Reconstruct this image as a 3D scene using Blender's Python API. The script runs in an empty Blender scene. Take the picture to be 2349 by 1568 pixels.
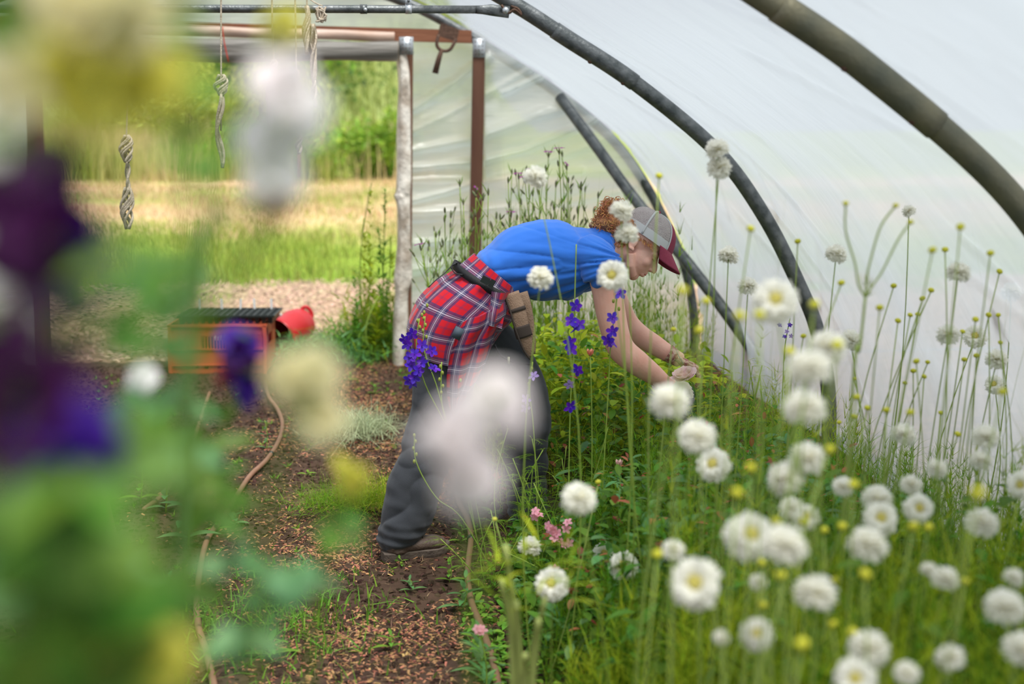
import bpy, bmesh, math, random
import numpy as np
from mathutils import Vector, Matrix

rng = np.random.default_rng(7)
random.seed(7)
scene = bpy.context.scene
COL = scene.collection

# ------------------------------------------------------------------ camera
FPX = 50 / 36 * 2349
YAW = math.radians(6.62)
PIT = math.radians(9.552)
EYE = np.array([0.0, 0.0, 1.7])
_sy, _cy, _sp, _cp = math.sin(YAW), math.cos(YAW), math.sin(PIT), math.cos(PIT)
FWD = np.array([_sy * _cp, _cy * _cp, -_sp])
RGT = np.array([_cy, -_sy, 0.0])
UPV = np.array([_sy * _sp, _cy * _sp, _cp])


def _ray(px, py):
    return FWD + (px - 1174.5) / FPX * RGT - (py - 784) / FPX * UPV


def at(px, py, Y):
    """point of the vertical plane y = Y seen at a place of the photograph"""
    d = _ray(px, py)
    return EYE + d * (Y / d[1])


def gr(px, py, z=0.0):
    """point of the ground seen at a place of the photograph"""
    d = _ray(px, py)
    return EYE + d * ((z - EYE[2]) / d[2])


cam_d = bpy.data.cameras.new('camera')
cam_d.lens = 50
cam_d.sensor_width = 36
cam_d.clip_start = 0.05
cam_d.clip_end = 300
cam_d.dof.use_dof = True
cam_d.dof.focus_distance = 5.45
cam_d.dof.aperture_fstop = 1.9
cam = bpy.data.objects.new('camera', cam_d)
COL.objects.link(cam)
cam.location = EYE
cam.rotation_euler = (math.pi / 2 - PIT, 0, -YAW)
scene.camera = cam

# ------------------------------------------------------------------ materials


def mat(name, col, rough=0.6, col2=None, nscale=8, bump=0.0, bscale=60, trans=0.0, island=0.0,
        metal=0.0, sheen=0.0, stretch=None, spec=0.4, coord='Object', contrast=0.25):
    m = bpy.data.materials.new(name)
    m.use_nodes = True
    nt = m.node_tree
    N, L = nt.nodes, nt.links
    N.clear()
    out = N.new('ShaderNodeOutputMaterial')
    b = N.new('ShaderNodeBsdfPrincipled')
    b.inputs['Roughness'].default_value = rough
    b.inputs['Metallic'].default_value = metal
    b.inputs['Specular IOR Level'].default_value = spec
    if sheen:
        b.inputs['Sheen Weight'].default_value = sheen
    b.inputs['Base Color'].default_value = (*col, 1)
    src = None
    tc = N.new('ShaderNodeTexCoord')
    vec = tc.outputs[coord]
    if stretch:
        mp = N.new('ShaderNodeMapping')
        mp.inputs['Scale'].default_value = stretch
        L.new(vec, mp.inputs[0])
        vec = mp.outputs[0]
    if col2 is not None:
        nz = N.new('ShaderNodeTexNoise')
        nz.inputs['Scale'].default_value = nscale
        nz.inputs['Detail'].default_value = 5
        L.new(vec, nz.inputs['Vector'])
        rp = N.new('ShaderNodeValToRGB')
        rp.color_ramp.elements[0].position = 0.5 - contrast
        rp.color_ramp.elements[1].position = 0.5 + contrast
        rp.color_ramp.elements[0].color = (*col, 1)
        rp.color_ramp.elements[1].color = (*col2, 1)
        L.new(nz.outputs[0], rp.inputs[0])
        src = rp.outputs[0]
    if island:
        g = N.new('ShaderNodeNewGeometry')
        hs = N.new('ShaderNodeHueSaturation')
        if src is not None:
            L.new(src, hs.inputs['Color'])
        else:
            hs.inputs['Color'].default_value = (*col, 1)
        ma = N.new('ShaderNodeMapRange')
        ma.inputs['To Min'].default_value = 1 - island
        ma.inputs['To Max'].default_value = 1 + island
        L.new(g.outputs['Random Per Island'], ma.inputs['Value'])
        L.new(ma.outputs[0], hs.inputs['Value'])
        mb = N.new('ShaderNodeMapRange')
        mb.inputs['To Min'].default_value = 0.5 - island * 0.07
        mb.inputs['To Max'].default_value = 0.5 + island * 0.07
        wn = N.new('ShaderNodeTexWhiteNoise')
        wn.noise_dimensions = '1D'
        L.new(g.outputs['Random Per Island'], wn.inputs['W'])
        L.new(wn.outputs['Value'], mb.inputs['Value'])
        L.new(mb.outputs[0], hs.inputs['Hue'])
        src = hs.outputs[0]
    if src is not None:
        L.new(src, b.inputs['Base Color'])
    if bump:
        n2 = N.new('ShaderNodeTexNoise')
        n2.inputs['Scale'].default_value = bscale
        n2.inputs['Detail'].default_value = 4
        L.new(vec, n2.inputs['Vector'])
        bp = N.new('ShaderNodeBump')
        bp.inputs['Strength'].default_value = bump
        bp.inputs['Distance'].default_value = 0.01
        L.new(n2.outputs[0], bp.inputs['Height'])
        L.new(bp.outputs[0], b.inputs['Normal'])
    if trans:
        t = N.new('ShaderNodeBsdfTranslucent')
        if src is not None:
            L.new(src, t.inputs['Color'])
        else:
            t.inputs['Color'].default_value = (*col, 1)
        mx = N.new('ShaderNodeMixShader')
        mx.inputs[0].default_value = trans
        L.new(b.outputs[0], mx.inputs[1])
        L.new(t.outputs[0], mx.inputs[2])
        L.new(mx.outputs[0], out.inputs[0])
    else:
        L.new(b.outputs[0], out.inputs[0])
    return m


def plastic_film(name, clear=0.3, tint=(0.93, 0.95, 0.95), trl=0.62, streak=(1, 1, 1), top=None):
    """polythene sheet: part clear, part milky, faintly glossy"""
    m = bpy.data.materials.new(name)
    m.use_nodes = True
    N, L = m.node_tree.nodes, m.node_tree.links
    N.clear()
    out = N.new('ShaderNodeOutputMaterial')
    tr = N.new('ShaderNodeBsdfTransparent')
    tr.inputs[0].default_value = (0.94, 0.95, 0.96, 1) if top else (*tint, 1)
    tl = N.new('ShaderNodeBsdfTranslucent')
    tl.inputs[0].default_value = (*tint, 1)
    df = N.new('ShaderNodeBsdfDiffuse')
    df.inputs[0].default_value = (*tint, 1)
    gl = N.new('ShaderNodeBsdfGlossy')
    gl.inputs['Roughness'].default_value = 0.25
    tc = N.new('ShaderNodeTexCoord')
    mp = N.new('ShaderNodeMapping')
    mp.inputs['Scale'].default_value = streak
    nz = N.new('ShaderNodeTexNoise')
    nz.inputs['Scale'].default_value = 2.2
    nz.inputs['Detail'].default_value = 4
    L.new(tc.outputs['Object'], mp.inputs[0])
    L.new(mp.outputs[0], nz.inputs['Vector'])
    bp = N.new('ShaderNodeBump')
    bp.inputs['Strength'].default_value = 0.6
    bp.inputs['Distance'].default_value = 0.08
    L.new(nz.outputs[0], bp.inputs['Height'])
    for s in (tl, df, gl):
        L.new(bp.outputs[0], s.inputs['Normal'])
    m1 = N.new('ShaderNodeMixShader')
    m1.inputs[0].default_value = trl
    L.new(df.outputs[0], m1.inputs[1])
    L.new(tl.outputs[0], m1.inputs[2])
    m2 = N.new('ShaderNodeMixShader')
    m2.inputs[0].default_value = 0.06
    L.new(m1.outputs[0], m2.inputs[1])
    L.new(gl.outputs[0], m2.inputs[2])
    mr = N.new('ShaderNodeMapRange')
    mr.inputs['From Min'].default_value = 0.35
    mr.inputs['From Max'].default_value = 0.65
    mr.inputs['To Min'].default_value = clear * 0.4
    mr.inputs['To Max'].default_value = clear * 1.6
    L.new(nz.outputs[0], mr.inputs['Value'])
    m3 = N.new('ShaderNodeMixShader')
    fac = mr.outputs[0]
    if top:      # crown made clearer to let sunlight in, flanks kept milky to hide the horizon
        sp = N.new('ShaderNodeSeparateXYZ')
        L.new(tc.outputs['Object'], sp.inputs[0])
        mz = N.new('ShaderNodeMapRange')
        mz.interpolation_type = 'SMOOTHSTEP'
        mz.inputs['From Min'].default_value = 1.75
        mz.inputs['From Max'].default_value = 2.35
        mz.inputs['To Min'].default_value = 0.0
        mz.inputs['To Max'].default_value = top
        L.new(sp.outputs[2], mz.inputs[0])
        ad = N.new('ShaderNodeMath')
        ad.operation = 'ADD'
        L.new(mr.outputs[0], ad.inputs[0])
        L.new(mz.outputs[0], ad.inputs[1])
        fac = ad.outputs[0]
    L.new(fac, m3.inputs[0])
    L.new(m2.outputs[0], m3.inputs[1])
    L.new(tr.outputs[0], m3.inputs[2])
    L.new(m3.outputs[0], out.inputs[0])
    return m


# ------------------------------------------------------------------ mesh helpers
class Geo:
    def __init__(self):
        self.V, self.Q, self.n = [], [], 0
        self.UV = []

    def add(self, V, Q, uv=None):
        V = np.asarray(V, float).reshape(-1, 3)
        Q = np.asarray(Q, int).reshape(-1, 4)
        self.V.append(V)
        self.Q.append(Q + self.n)
        self.n += len(V)
        if uv is not None:
            self.UV.append(np.asarray(uv, float).reshape(-1, 2))
        return self

    def geo(self, g, M=None, t=(0, 0, 0)):
        V, Q = g.arr()
        if M is not None:
            V = V @ np.asarray(M).T
        return self.add(V + np.asarray(t), Q)

    def arr(self):
        if not self.V:
            return np.zeros((0, 3)), np.zeros((0, 4), int)
        return np.concatenate(self.V), np.concatenate(self.Q)

    def tube(self, P, R, n=8, cap=True, flat=None):
        """round tube along points P with radii R; flat = (a, b, ref) squashes the section"""
        P = np.asarray(P, float)
        R = np.broadcast_to(np.asarray(R, float), (len(P),)).copy()
        T = np.gradient(P, axis=0)
        T /= np.linalg.norm(T, axis=1, keepdims=True) + 1e-9
        ref = np.array([0, 0, 1.0]) if flat is None else np.asarray(flat[2], float)
        if flat is None and abs(T[0] @ ref) > 0.9:
            ref = np.array([0, 1.0, 0])
        A = []
        a = ref - T[0] * (ref @ T[0])
        a /= np.linalg.norm(a)
        for i in range(len(P)):
            if flat is not None:
                a = ref - T[i] * (ref @ T[i])
            else:
                a = a - T[i] * (a @ T[i])
            a = a / (np.linalg.norm(a) + 1e-9)
            A.append(a)
        A = np.array(A)
        B = np.cross(T, A)
        if cap:
            e = 0.02
            P = np.vstack([P[:1], P, P[-1:]])
            A = np.vstack([A[:1], A, A[-1:]])
            B = np.vstack([B[:1], B, B[-1:]])
            R = np.concatenate([[R[0] * e], R, [R[-1] * e]])
        fa, fb = (1, 1) if flat is None else flat[:2]
        th = np.linspace(0, 2 * math.pi, n, endpoint=False)
        c, s = np.cos(th), np.sin(th)
        V = (P[:, None] + R[:, None, None] * (A[:, None] * c[None, :, None] * fa + B[:, None] * s[None, :, None] * fb))
        k = len(P)
        i = np.arange(k - 1)[:, None] * n
        j = np.arange(n)[None]
        j2 = (j + 1) % n
        Q = np.stack([i + j, i + j2, i + n + j2, i + n + j], -1).reshape(-1, 4)
        return self.add(V.reshape(-1, 3), Q)

    def grid(self, V, uv=None, closed_u=False):
        """V is (rows, cols, 3)"""
        V = np.asarray(V, float)
        r, c = V.shape[:2]
        i = np.arange(r - 1)[:, None] * c
        cc = c if closed_u else c - 1
        j = np.arange(cc)[None]
        j2 = (j + 1) % c
        Q = np.stack([i + j, i + j2, i + c + j2, i + c + j], -1).reshape(-1, 4)
        return self.add(V.reshape(-1, 3), Q, None if uv is None else np.asarray(uv).reshape(-1, 2))

    def box(self, lo, hi, M=None, t=(0, 0, 0)):
        x0, y0, z0 = lo
        x1, y1, z1 = hi
        V = np.array([(x0, y0, z0), (x1, y0, z0), (x1, y1, z0), (x0, y1, z0),
                      (x0, y0, z1), (x1, y0, z1), (x1, y1, z1), (x0, y1, z1)], float)
        if M is not None:
            V = V @ np.asarray(M).T
        Q = [(0, 3, 2, 1), (4, 5, 6, 7), (0, 1, 5, 4), (1, 2, 6, 5), (2, 3, 7, 6), (3, 0, 4, 7)]
        return self.add(V + np.asarray(t), Q)

    def ball(self, c, r, n=12, m=8, M=None):
        r = np.broadcast_to(np.asarray(r, float), (3,))
        ph = np.linspace(0.02, math.pi - 0.02, m)
        th = np.linspace(0, 2 * math.pi, n, endpoint=False)
        V = np.stack([np.sin(ph)[:, None] * np.cos(th)[None], np.sin(ph)[:, None] * np.sin(th)[None],
                      np.cos(ph)[:, None] + 0 * th[None]], -1) * r
        if M is not None:
            V = V @ np.asarray(M).T
        return self.grid(V + np.asarray(c), closed_u=True)

    def leaf(self, base, d, up, length, width, droop=0.3, fold=0.25, n=4, tipw=0.06, peak=0.4, ruffle=0):
        """leaf or petal blade: three verts across, n steps along"""
        base, d, up = (np.asarray(v, float) for v in (base, d, up))
        d = d / np.linalg.norm(d)
        s = np.cross(d, up)
        s /= np.linalg.norm(s) + 1e-9
        u = np.cross(s, d)
        t = np.linspace(0, 1, n + 1)
        w = np.where(t < peak, 0.25 + 0.75 * np.sin(t / peak * math.pi / 2),
                     np.cos((t - peak) / (1 - peak) * math.pi / 2) ** 0.8 * (1 - tipw) + tipw) * width / 2
        C = base + d * (t * length)[:, None] * 1.0 - u * (droop * length * t ** 2)[:, None]
        rf = (ruffle * width * np.sin(t * 11 + length * 900))[:, None] * u if ruffle else 0
        V = np.stack([C - s * w[:, None] + u * (fold * w)[:, None] + rf, C,
                      C + s * w[:, None] + u * (fold * w)[:, None] - rf], 1)
        return self.grid(V)


def rot_to(d, spin=0.0):
    """3x3 matrix that carries +z to d"""
    q = Vector((0, 0, 1)).rotation_difference(Vector(tuple(float(v) for v in d)))
    return np.array((q.to_matrix() @ Matrix.Rotation(spin, 3, 'Z')))


def eul(x=0, y=0, z=0):
    from mathutils import Euler
    return np.array(Euler((x, y, z)).to_matrix())


ROOT = {}


def mesh(name, g, m, smooth=True, off=(0, 0, 0)):
    V, Q = g.arr() if isinstance(g, Geo) else g
    V = V - np.asarray(off)
    me = bpy.data.meshes.new(name)
    me.vertices.add(len(V))
    me.vertices.foreach_set('co', V.astype(np.float32).ravel())
    me.loops.add(len(Q) * 4)
    me.loops.foreach_set('vertex_index', Q.astype(np.int32).ravel())
    me.polygons.add(len(Q))
    me.polygons.foreach_set('loop_start', np.arange(0, len(Q) * 4, 4, dtype=np.int32))
    me.polygons.foreach_set('loop_total', np.full(len(Q), 4, np.int32))
    me.polygons.foreach_set('use_smooth', np.full(len(Q), smooth))
    me.update(calc_edges=True)
    me.validate()
    if isinstance(g, Geo) and g.UV:
        uv = np.concatenate(g.UV)
        lay = me.uv_layers.new(name='UVMap')
        lay.data.foreach_set('uv', uv[Q.ravel()].astype(np.float32).ravel())
    if m:
        me.materials.append(m)
    return me


def tag(o, label=None, cat=None, group=None, kind=None):
    if label:
        o['label'] = label
    if cat:
        o['category'] = cat
    if group:
        o['group'] = group
    if kind:
        o['kind'] = kind
    return o


def thing(name, label, cat, loc=(0, 0, 0), group=None):
    o = bpy.data.objects.new(name, None)
    o.empty_display_size = 0.05
    COL.objects.link(o)
    o.location = tuple(loc)
    ROOT[o.name] = np.asarray(loc, float)
    return tag(o, label, cat, group)


def part(name, g, m, parent=None, label=None, smooth=True, loc=None):
    """one mesh object; world coordinates are made relative to the thing's base"""
    off = ROOT[parent.name] if parent is not None else (np.asarray(loc, float) if loc is not None else np.zeros(3))
    me = g if isinstance(g, bpy.types.Mesh) else mesh(name, g, m, smooth, off)
    o = bpy.data.objects.new(name, me)
    COL.objects.link(o)
    if parent is not None:
        o.parent = parent
        ROOT[o.name] = off
    elif loc is not None:
        o.location = tuple(loc)
        ROOT[o.name] = off
    if label:
        o['label'] = label
    return o


def solo(name, g, m, label, cat, group=None, kind=None, smooth=True, loc=None):
    return tag(part(name, g, m, None, None, smooth, loc), label, cat, group, kind)


def struct(name, g, m, smooth=True):
    return tag(part(name, g, m, None, None, smooth), kind='structure')


def copy_tree(o, parent=None):
    c = o.copy()
    COL.objects.link(c)
    ROOT[c.name] = ROOT.get(o.name, np.zeros(3))
    if parent is not None:
        c.parent = parent
    for ch in o.children:
        copy_tree(ch, c)
    return c


def solid(name, g, voxel=0.004, smooth=6, m=None, off=(0, 0, 0), disp=None):
    """one continuous skin around overlapping closed shapes"""
    me = mesh(name, g, None)
    o = bpy.data.objects.new(name, me)
    COL.objects.link(o)
    md = o.modifiers.new('r', 'REMESH')
    md.mode = 'VOXEL'
    md.voxel_size = voxel
    if smooth:
        ms = o.modifiers.new('s', 'SMOOTH')
        ms.iterations = smooth
        ms.factor = 0.5
    bpy.context.view_layer.update()
    dg = bpy.context.evaluated_depsgraph_get()
    me2 = bpy.data.meshes.new_from_object(o.evaluated_get(dg))
    bpy.data.objects.remove(o)
    bpy.data.meshes.remove(me)
    me2.name = name
    V = np.empty(len(me2.vertices) * 3, np.float32)
    me2.vertices.foreach_get('co', V)
    V = V.reshape(-1, 3).astype(float)
    if disp:
        Nn = np.empty(len(me2.vertices) * 3, np.float32)
        me2.vertices.foreach_get('normal', Nn)
        V = disp(V, Nn.reshape(-1, 3).astype(float))
    V = V - np.asarray(off)
    me2.vertices.foreach_set('co', V.astype(np.float32).ravel())
    me2.polygons.foreach_set('use_smooth', np.ones(len(me2.polygons), bool))
    me2.update()
    me2.materials.clear()
    if m:
        me2.materials.append(m)
    return me2


def noise(V, s, seed=0):
    """cheap smooth value noise, vectorised"""
    P = V * s + seed * 17.3
    I = np.floor(P).astype(int)
    Fq = P - I
    Fq = Fq * Fq * (3 - 2 * Fq)

    def h(a, b, c):
        v = (a * 374761393 + b * 668265263 + c * 2147483647 + seed * 1274126177) & 0xffffffff
        v = ((v ^ (v >> 13)) * 1274126177) & 0xffffffff
        return ((v ^ (v >> 16)) & 0xffff) / 32767.5 - 1
    r = 0
    for dx in (0, 1):
        for dy in (0, 1):
            for dz in (0, 1):
                w = (Fq[:, 0] if dx else 1 - Fq[:, 0]) * (Fq[:, 1] if dy else 1 - Fq[:, 1]) * (Fq[:, 2] if dz else 1 - Fq[:, 2])
                r = r + w * h(I[:, 0] + dx, I[:, 1] + dy, I[:, 2] + dz)
    return r


def bez(pts, n=12):
    """smooth curve through points (Catmull-Rom)"""
    P = np.asarray(pts, float)
    P = np.vstack([2 * P[0] - P[1], P, 2 * P[-1] - P[-2]])
    out = []
    k = max(2, n // (len(P) - 3))
    for i in range(1, len(P) - 2):
        for t in np.linspace(0, 1, k, endpoint=False):
            a, b, c, d = P[i - 1], P[i], P[i + 1], P[i + 2]
            out.append(0.5 * (2 * b + (c - a) * t + (2 * a - 5 * b + 4 * c - d) * t ** 2 + (3 * b - a - 3 * c + d) * t ** 3))
    out.append(P[-2])
    return np.array(out)


def poly_dist(X, Z, pts):
    """distance of points to a polyline in a plane"""
    best = np.full(X.shape, 9.0)
    for (a, b) in zip(pts[:-1], pts[1:]):
        d = np.array(b) - np.array(a)
        t = np.clip(((X - a[0]) * d[0] + (Z - a[1]) * d[1]) / (d @ d), 0, 1)
        best = np.minimum(best, np.hypot(X - a[0] - t * d[0], Z - a[1] - t * d[1]))
    return best
# ================================================================== world and light
w = bpy.data.worlds.new('sky')
scene.world = w
w.use_nodes = True
N, L = w.node_tree.nodes, w.node_tree.links
bg = N['Background']
tcw = N.new('ShaderNodeTexCoord')
sx = N.new('ShaderNodeSeparateXYZ')
rw = N.new('ShaderNodeValToRGB')
rw.color_ramp.elements[0].position = 0.0
rw.color_ramp.elements[0].color = (0.58, 0.61, 0.65, 1)
rw.color_ramp.elements[1].position = 0.9
rw.color_ramp.elements[1].color = (0.98, 1.06, 1.18, 1)
L.new(tcw.outputs['Generated'], sx.inputs[0])
L.new(sx.outputs[2], rw.inputs[0])
L.new(rw.outputs[0], bg.inputs[0])
bg.inputs[1].default_value = 0.9
sd = bpy.data.lights.new('sun', 'SUN')
sd.energy = 5.6
sd.angle = math.radians(25)
sd.color = (1.0, 0.97, 0.92)
sun = bpy.data.objects.new('sun', sd)
COL.objects.link(sun)
sun.rotation_euler = (math.radians(20), math.radians(12), 0)
scene.view_settings.view_transform = 'Standard'
scene.view_settings.look = 'None'
scene.view_settings.exposure = 0.2
scene.view_settings.gamma = 1.0
scene.view_settings.use_curve_mapping = False

# ================================================================== materials
film = plastic_film('roof film', 0.10, (0.465, 0.51, 0.545), 0.62, (0.4, 1, 0.4), 0.66)
film_end = plastic_film('end wall film', 0.20, (0.85, 0.91, 0.89), 0.60, (0.5, 1, 2.5))
film_fold = mat('folded film', (0.14, 0.13, 0.11), 0.4, (0.38, 0.35, 0.31), 5, 0.5, 14, trans=0.25, stretch=(0.4, 1, 5))
film_post = mat('aged film round post', (0.86, 0.80, 0.70), 0.5, (0.46, 0.38, 0.30), 7, 1.0, 22, stretch=(1.5, 1, 1), contrast=0.12)
film_rail = mat('film over rail', (0.42, 0.26, 0.18), 0.45, (0.60, 0.46, 0.38), 6, 0.3, 20, stretch=(0.5, 1, 1))
steel = mat('galvanised steel', (0.075, 0.085, 0.085), 0.42, (0.19, 0.20, 0.20), 22, 0.25, 90, metal=0.55, contrast=0.2)
steel_moss = mat('weathered steel', (0.11, 0.115, 0.085), 0.55, (0.21, 0.19, 0.12), 9, 0.25, 80, metal=0.4, contrast=0.2)
zinc = mat('bright zinc plate', (0.45, 0.48, 0.50), 0.4, (0.6, 0.63, 0.65), 30, metal=0.6)
wood = mat('red brown timber', (0.11, 0.042, 0.024), 0.7, (0.22, 0.105, 0.06), 7, 0.4, 40, stretch=(1, 1, 0.12))
wood_h = mat('red brown rail timber', (0.17, 0.055, 0.025), 0.7, (0.30, 0.12, 0.06), 7, 0.4, 40, stretch=(0.12, 1, 1))
rust = mat('rusted iron', (0.055, 0.028, 0.018), 0.8, (0.15, 0.08, 0.05), 40, 0.5, 90)
twine = mat('jute twine', (0.42, 0.33, 0.23), 0.9, (0.66, 0.57, 0.45), 60, 0.6, 200)

YE, YH, YN = 9.35, 6.6, 3.62      # end wall, hoop behind the person, near hoop
CX = -0.87
prof_r = [(2.34, -0.05), (2.325, 0.3), (2.26, 0.6), (2.165, 0.82), (1.98, 1.16), (1.735, 1.475), (1.34, 1.79),
          (1.03, 1.985), (0.76, 2.15), (0.4, 2.33), (-0.1, 2.49), (-0.5, 2.56), (-0.87, 2.58)]
prof = np.array(prof_r + [(2 * CX - x, z) for x, z in prof_r[-2::-1]])
PR = bez(np.column_stack([prof[:, 0], prof[:, 1]]), 24 * 12)


def tree(o):
    return o


# ---- roof and side film
cols = []
ys = np.unique(np.concatenate([np.linspace(-2.2, 2.0, 20), np.linspace(2.0, YE, 320), [YN, YH, YE]]))
cen = np.array([CX, 0.6])
V = np.zeros((len(ys), len(PR), 3))
for i, y in enumerate(ys):
    near = min(abs(y - h) for h in (YN, YH, YE, 0.6, -2.2))
    sag = 0.045 * (1 - math.exp(-(near / 0.5) ** 2))
    dirv = PR - cen
    dirv /= np.linalg.norm(dirv, axis=1, keepdims=True)
    Pn = PR + dirv * (0.045 - sag)
    V[i, :, 0], V[i, :, 1], V[i, :, 2] = Pn[:, 0], y, Pn[:, 1]
arc = np.concatenate([[0], np.cumsum(np.linalg.norm(np.diff(PR, axis=0), axis=1))])
fr_ = np.random.default_rng(31)
YY, AA = np.meshgrid(ys, arc, indexing='ij')
dn = np.zeros_like(YY)
for hy in (YN, YH, YE):
    for q in range(16):
        a0 = fr_.uniform(0.1, 3.2)
        ln = fr_.uniform(.35, 1.1)
        sl = fr_.uniform(.5, 1.6) * (-1 if q % 3 else 1)
        for sd in (-1, 1):
            dn += fr_.uniform(.004, .012) * np.exp(-(poly_dist(YY, AA, [(hy, a0), (hy + sd * ln, a0 - sl * ln)]) / .022) ** 2)
nr = V - np.array([CX, 0, .6]) * np.array([1, 0, 1]) - np.array([0, 1, 0]) * V[:, :, 1:2]
nr /= np.linalg.norm(nr, axis=2, keepdims=True)
V += nr * dn[..., None]
g = Geo().grid(V)
struct('ceiling', g, film)

# end gable film: everything above the rail and right of the door post
beamz = 2.06
dxl, dxr = -1.93, 0.36
folds = [[(950, 300), (1080, 235), (1230, 150)], [(945, 345), (1090, 318), (1300, 245)],
         [(945, 385), (1090, 372), (1200, 345), (1330, 290), (1420, 240)], [(945, 412), (1100, 410), (1220, 380), (1360, 330), (1440, 290)],
         [(945, 462), (1080, 425), (1200, 402), (1330, 392)], [(945, 487), (1080, 482), (1220, 476)],
         [(945, 505), (1100, 502), (1280, 470), (1420, 440)], [(950, 250), (1040, 190), (1120, 130)],
         [(1150, 215), (1250, 170)], [(1120, 300), (1330, 215)], [(950, 560), (1080, 548), (1350, 520)],
         [(945, 620), (1060, 600)], [(1150, 560), (1420, 500), (1500, 480)]]
fw = [[(at(x, y, YE)[0], at(x, y, YE)[2]) for x, y in f] for f in folds]


def gable(x0, x1, nx, nz, zlo):
    xs = np.linspace(x0, x1, nx)
    order = np.argsort(PR[:, 0])
    top = np.interp(xs, PR[order, 0], PR[order, 1]) + 0.03
    t = np.linspace(0, 1, nz)
    X = np.repeat(xs[None], nz, 0)
    Z = zlo + (np.maximum(top, zlo + 0.02) - zlo)[None] * t[:, None]
    Yd = np.zeros_like(X)
    for k, f in enumerate(fw):
        d = poly_dist(X, Z, f)
        Yd -= (0.026 + 0.014 * (k % 3)) * np.exp(-(d / (0.02 + 0.008 * (k % 2))) ** 2)
    P = np.stack([X.ravel() * 1.2, 0 * X.ravel(), Z.ravel() * 5 - X.ravel() * 1.5], -1)
    Yd += (noise(P, 1.6, 3) * 0.020 + noise(P, 4, 5) * 0.006).reshape(X.shape)
    return np.stack([X, YE + 0.06 - 0.12 * np.clip((Z - 1.0) / 0.25, 0, 1) * (X > 0.9) + Yd, Z], -1)


struct('wall_back', Geo().grid(gable(dxr, 2.34, 220, 200, 0.0)).grid(gable(-4.05, dxr, 120, 30, beamz + 0.03))
       .grid(gable(-4.05, dxl, 60, 60, 0.0)), film_end)

# ---- hoops
def hoop(y, r, label, m, joints=()):
    t = thing('steel_hoop', label, 'hoop', (CX, y, 0), 'tunnel hoops')
    P = np.stack([PR[:, 0], np.full(len(PR), y), PR[:, 1]], -1)
    part('pipe', Geo().tube(P, r, 16), m, t)
    for a, b in joints:
        ia = a
        Q = P[ia:ia + 16]
        part('joint_sleeve', Geo().tube(Q, r * 1.10, 16), m, t)
        for q in (2, 8):
            c = P[ia + q]
            part('screw_bolt', Geo().ball(c - np.array([0, 0, r * 1.1]) + np.array([0.0, -0.01, 0]), 0.012, 8, 6), rust, t)
    return t


hoop(YH, 0.036, 'dark steel hoop rising from behind the flowers just right of the person', steel, [(72, 0)])
hoop(YN, 0.037, 'mossy steel hoop nearest the camera, crossing the top right corner', steel_moss, [(66, 0)])
hoop(YE, 0.032, 'steel hoop at the far end wall, showing beside the cap and brace', steel)
# brace leaning from the end hoop
t = thing('brace_pipe', 'straight grey steel brace slanting down behind the red cap', 'pipe', at(1740, 830, 8.1) * np.array([1, 1, 0]))
bp_ = bez([at(1284, 222, 9.27), at(1375, 345, 9.0), at(1455, 455, 8.8), at(1575, 600, 8.45), at(1675, 730, 8.2), at(1745, 832, 8.0), at(1800, 930, 7.8)], 30)
part('pipe', Geo().tube(bp_, 0.036, 14), steel, t)

# tie bar bolted to the hoop
t = thing('tie_bar', 'horizontal grey steel tie bar across the top with a flattened end', 'pipe', at(1165, 22, YH - 0.04))
a, b_ = at(1168, 28, YH - 0.04), at(1125, 23, YH - 0.04)
P = [at(-900, 22, YH - 0.04), at(400, 20, YH - 0.04), at(835, 21, YH - 0.04), at(1090, 22, YH - 0.04), b_, a]
part('pipe', Geo().tube(P[:4], 0.018, 14).tube([P[3], (P[3] + b_) / 2, b_, a], [0.018, 0.02, 0.025, 0.027], 14, flat=(1, 0.5, (0, 0, 1))), steel, t)
part('pipe_joint', Geo().tube([at(826, 21, YH - 0.04), at(842, 21, YH - 0.04)], 0.021, 14), steel, t)
part('bolt', Geo().ball(at(838, 22, YH - 0.065), 0.009, 10, 6), zinc, t)
part('bolt', Geo().ball(at(1160, 24, YH - 0.07), 0.016, 10, 6), zinc, t)
t = thing('pipe_clamp', 'bright metal clamp around the tie bar above the door rail', 'clamp', at(937, 22, YH - 0.04))
c0 = at(937, 21, YH - 0.04)
part('band', Geo().tube([c0 - [0.014, 0, 0], c0 + [0.014, 0, 0]], 0.0215, 14).box((-0.013, -0.012, 0.015), (0.013, 0.012, 0.05), t=c0), zinc, t)
part('screw_bolt', Geo().ball(c0 + [0, -0.016, 0.035], 0.007, 8, 6), steel, t)
tn = Geo().tube(bez([at(1150, 12, YH - .06), at(1166, 30, YH - .07), at(1180, 22, YH - .08), at(1196, 34, YH - .07), at(1188, 20, YH - .07), at(1172, 14, YH - .07)], 30), 0.006, 5)
solo('twine_knot', tn, rust, 'frayed brown cord knotted where tie bar meets the hoop', 'twine', loc=at(1175, 25, YH - .06))

# ---- door frame
def boxpost(name, p_top, p_bot, wd, dp, m, label):
    t = thing(name, label, 'post', (p_bot[0], YE, 0))
    g = Geo()
    x0 = p_bot[0] - wd / 2
    g.grid(np.array([[(x + (p_top[0] - p_bot[0]) * k, y, p_bot[2] + (p_top[2] - p_bot[2]) * k) for x, y in
                      ((x0, YE - dp), (x0 + wd, YE - dp), (x0 + wd, YE), (x0, YE), (x0, YE - dp))] for k in np.linspace(0, 1, 9)]))
    part('timber', g, m, t, smooth=False)
    return t


pt = at(932, 95, YE - 0.04)
pb = at(928, 850, YE - 0.04)
pb[2] = -0.05
t = boxpost('door_post', pt, pb, 0.085, 0.075, wood, 'door post wrapped in wrinkled whitish film, right side of the doorway')
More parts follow.
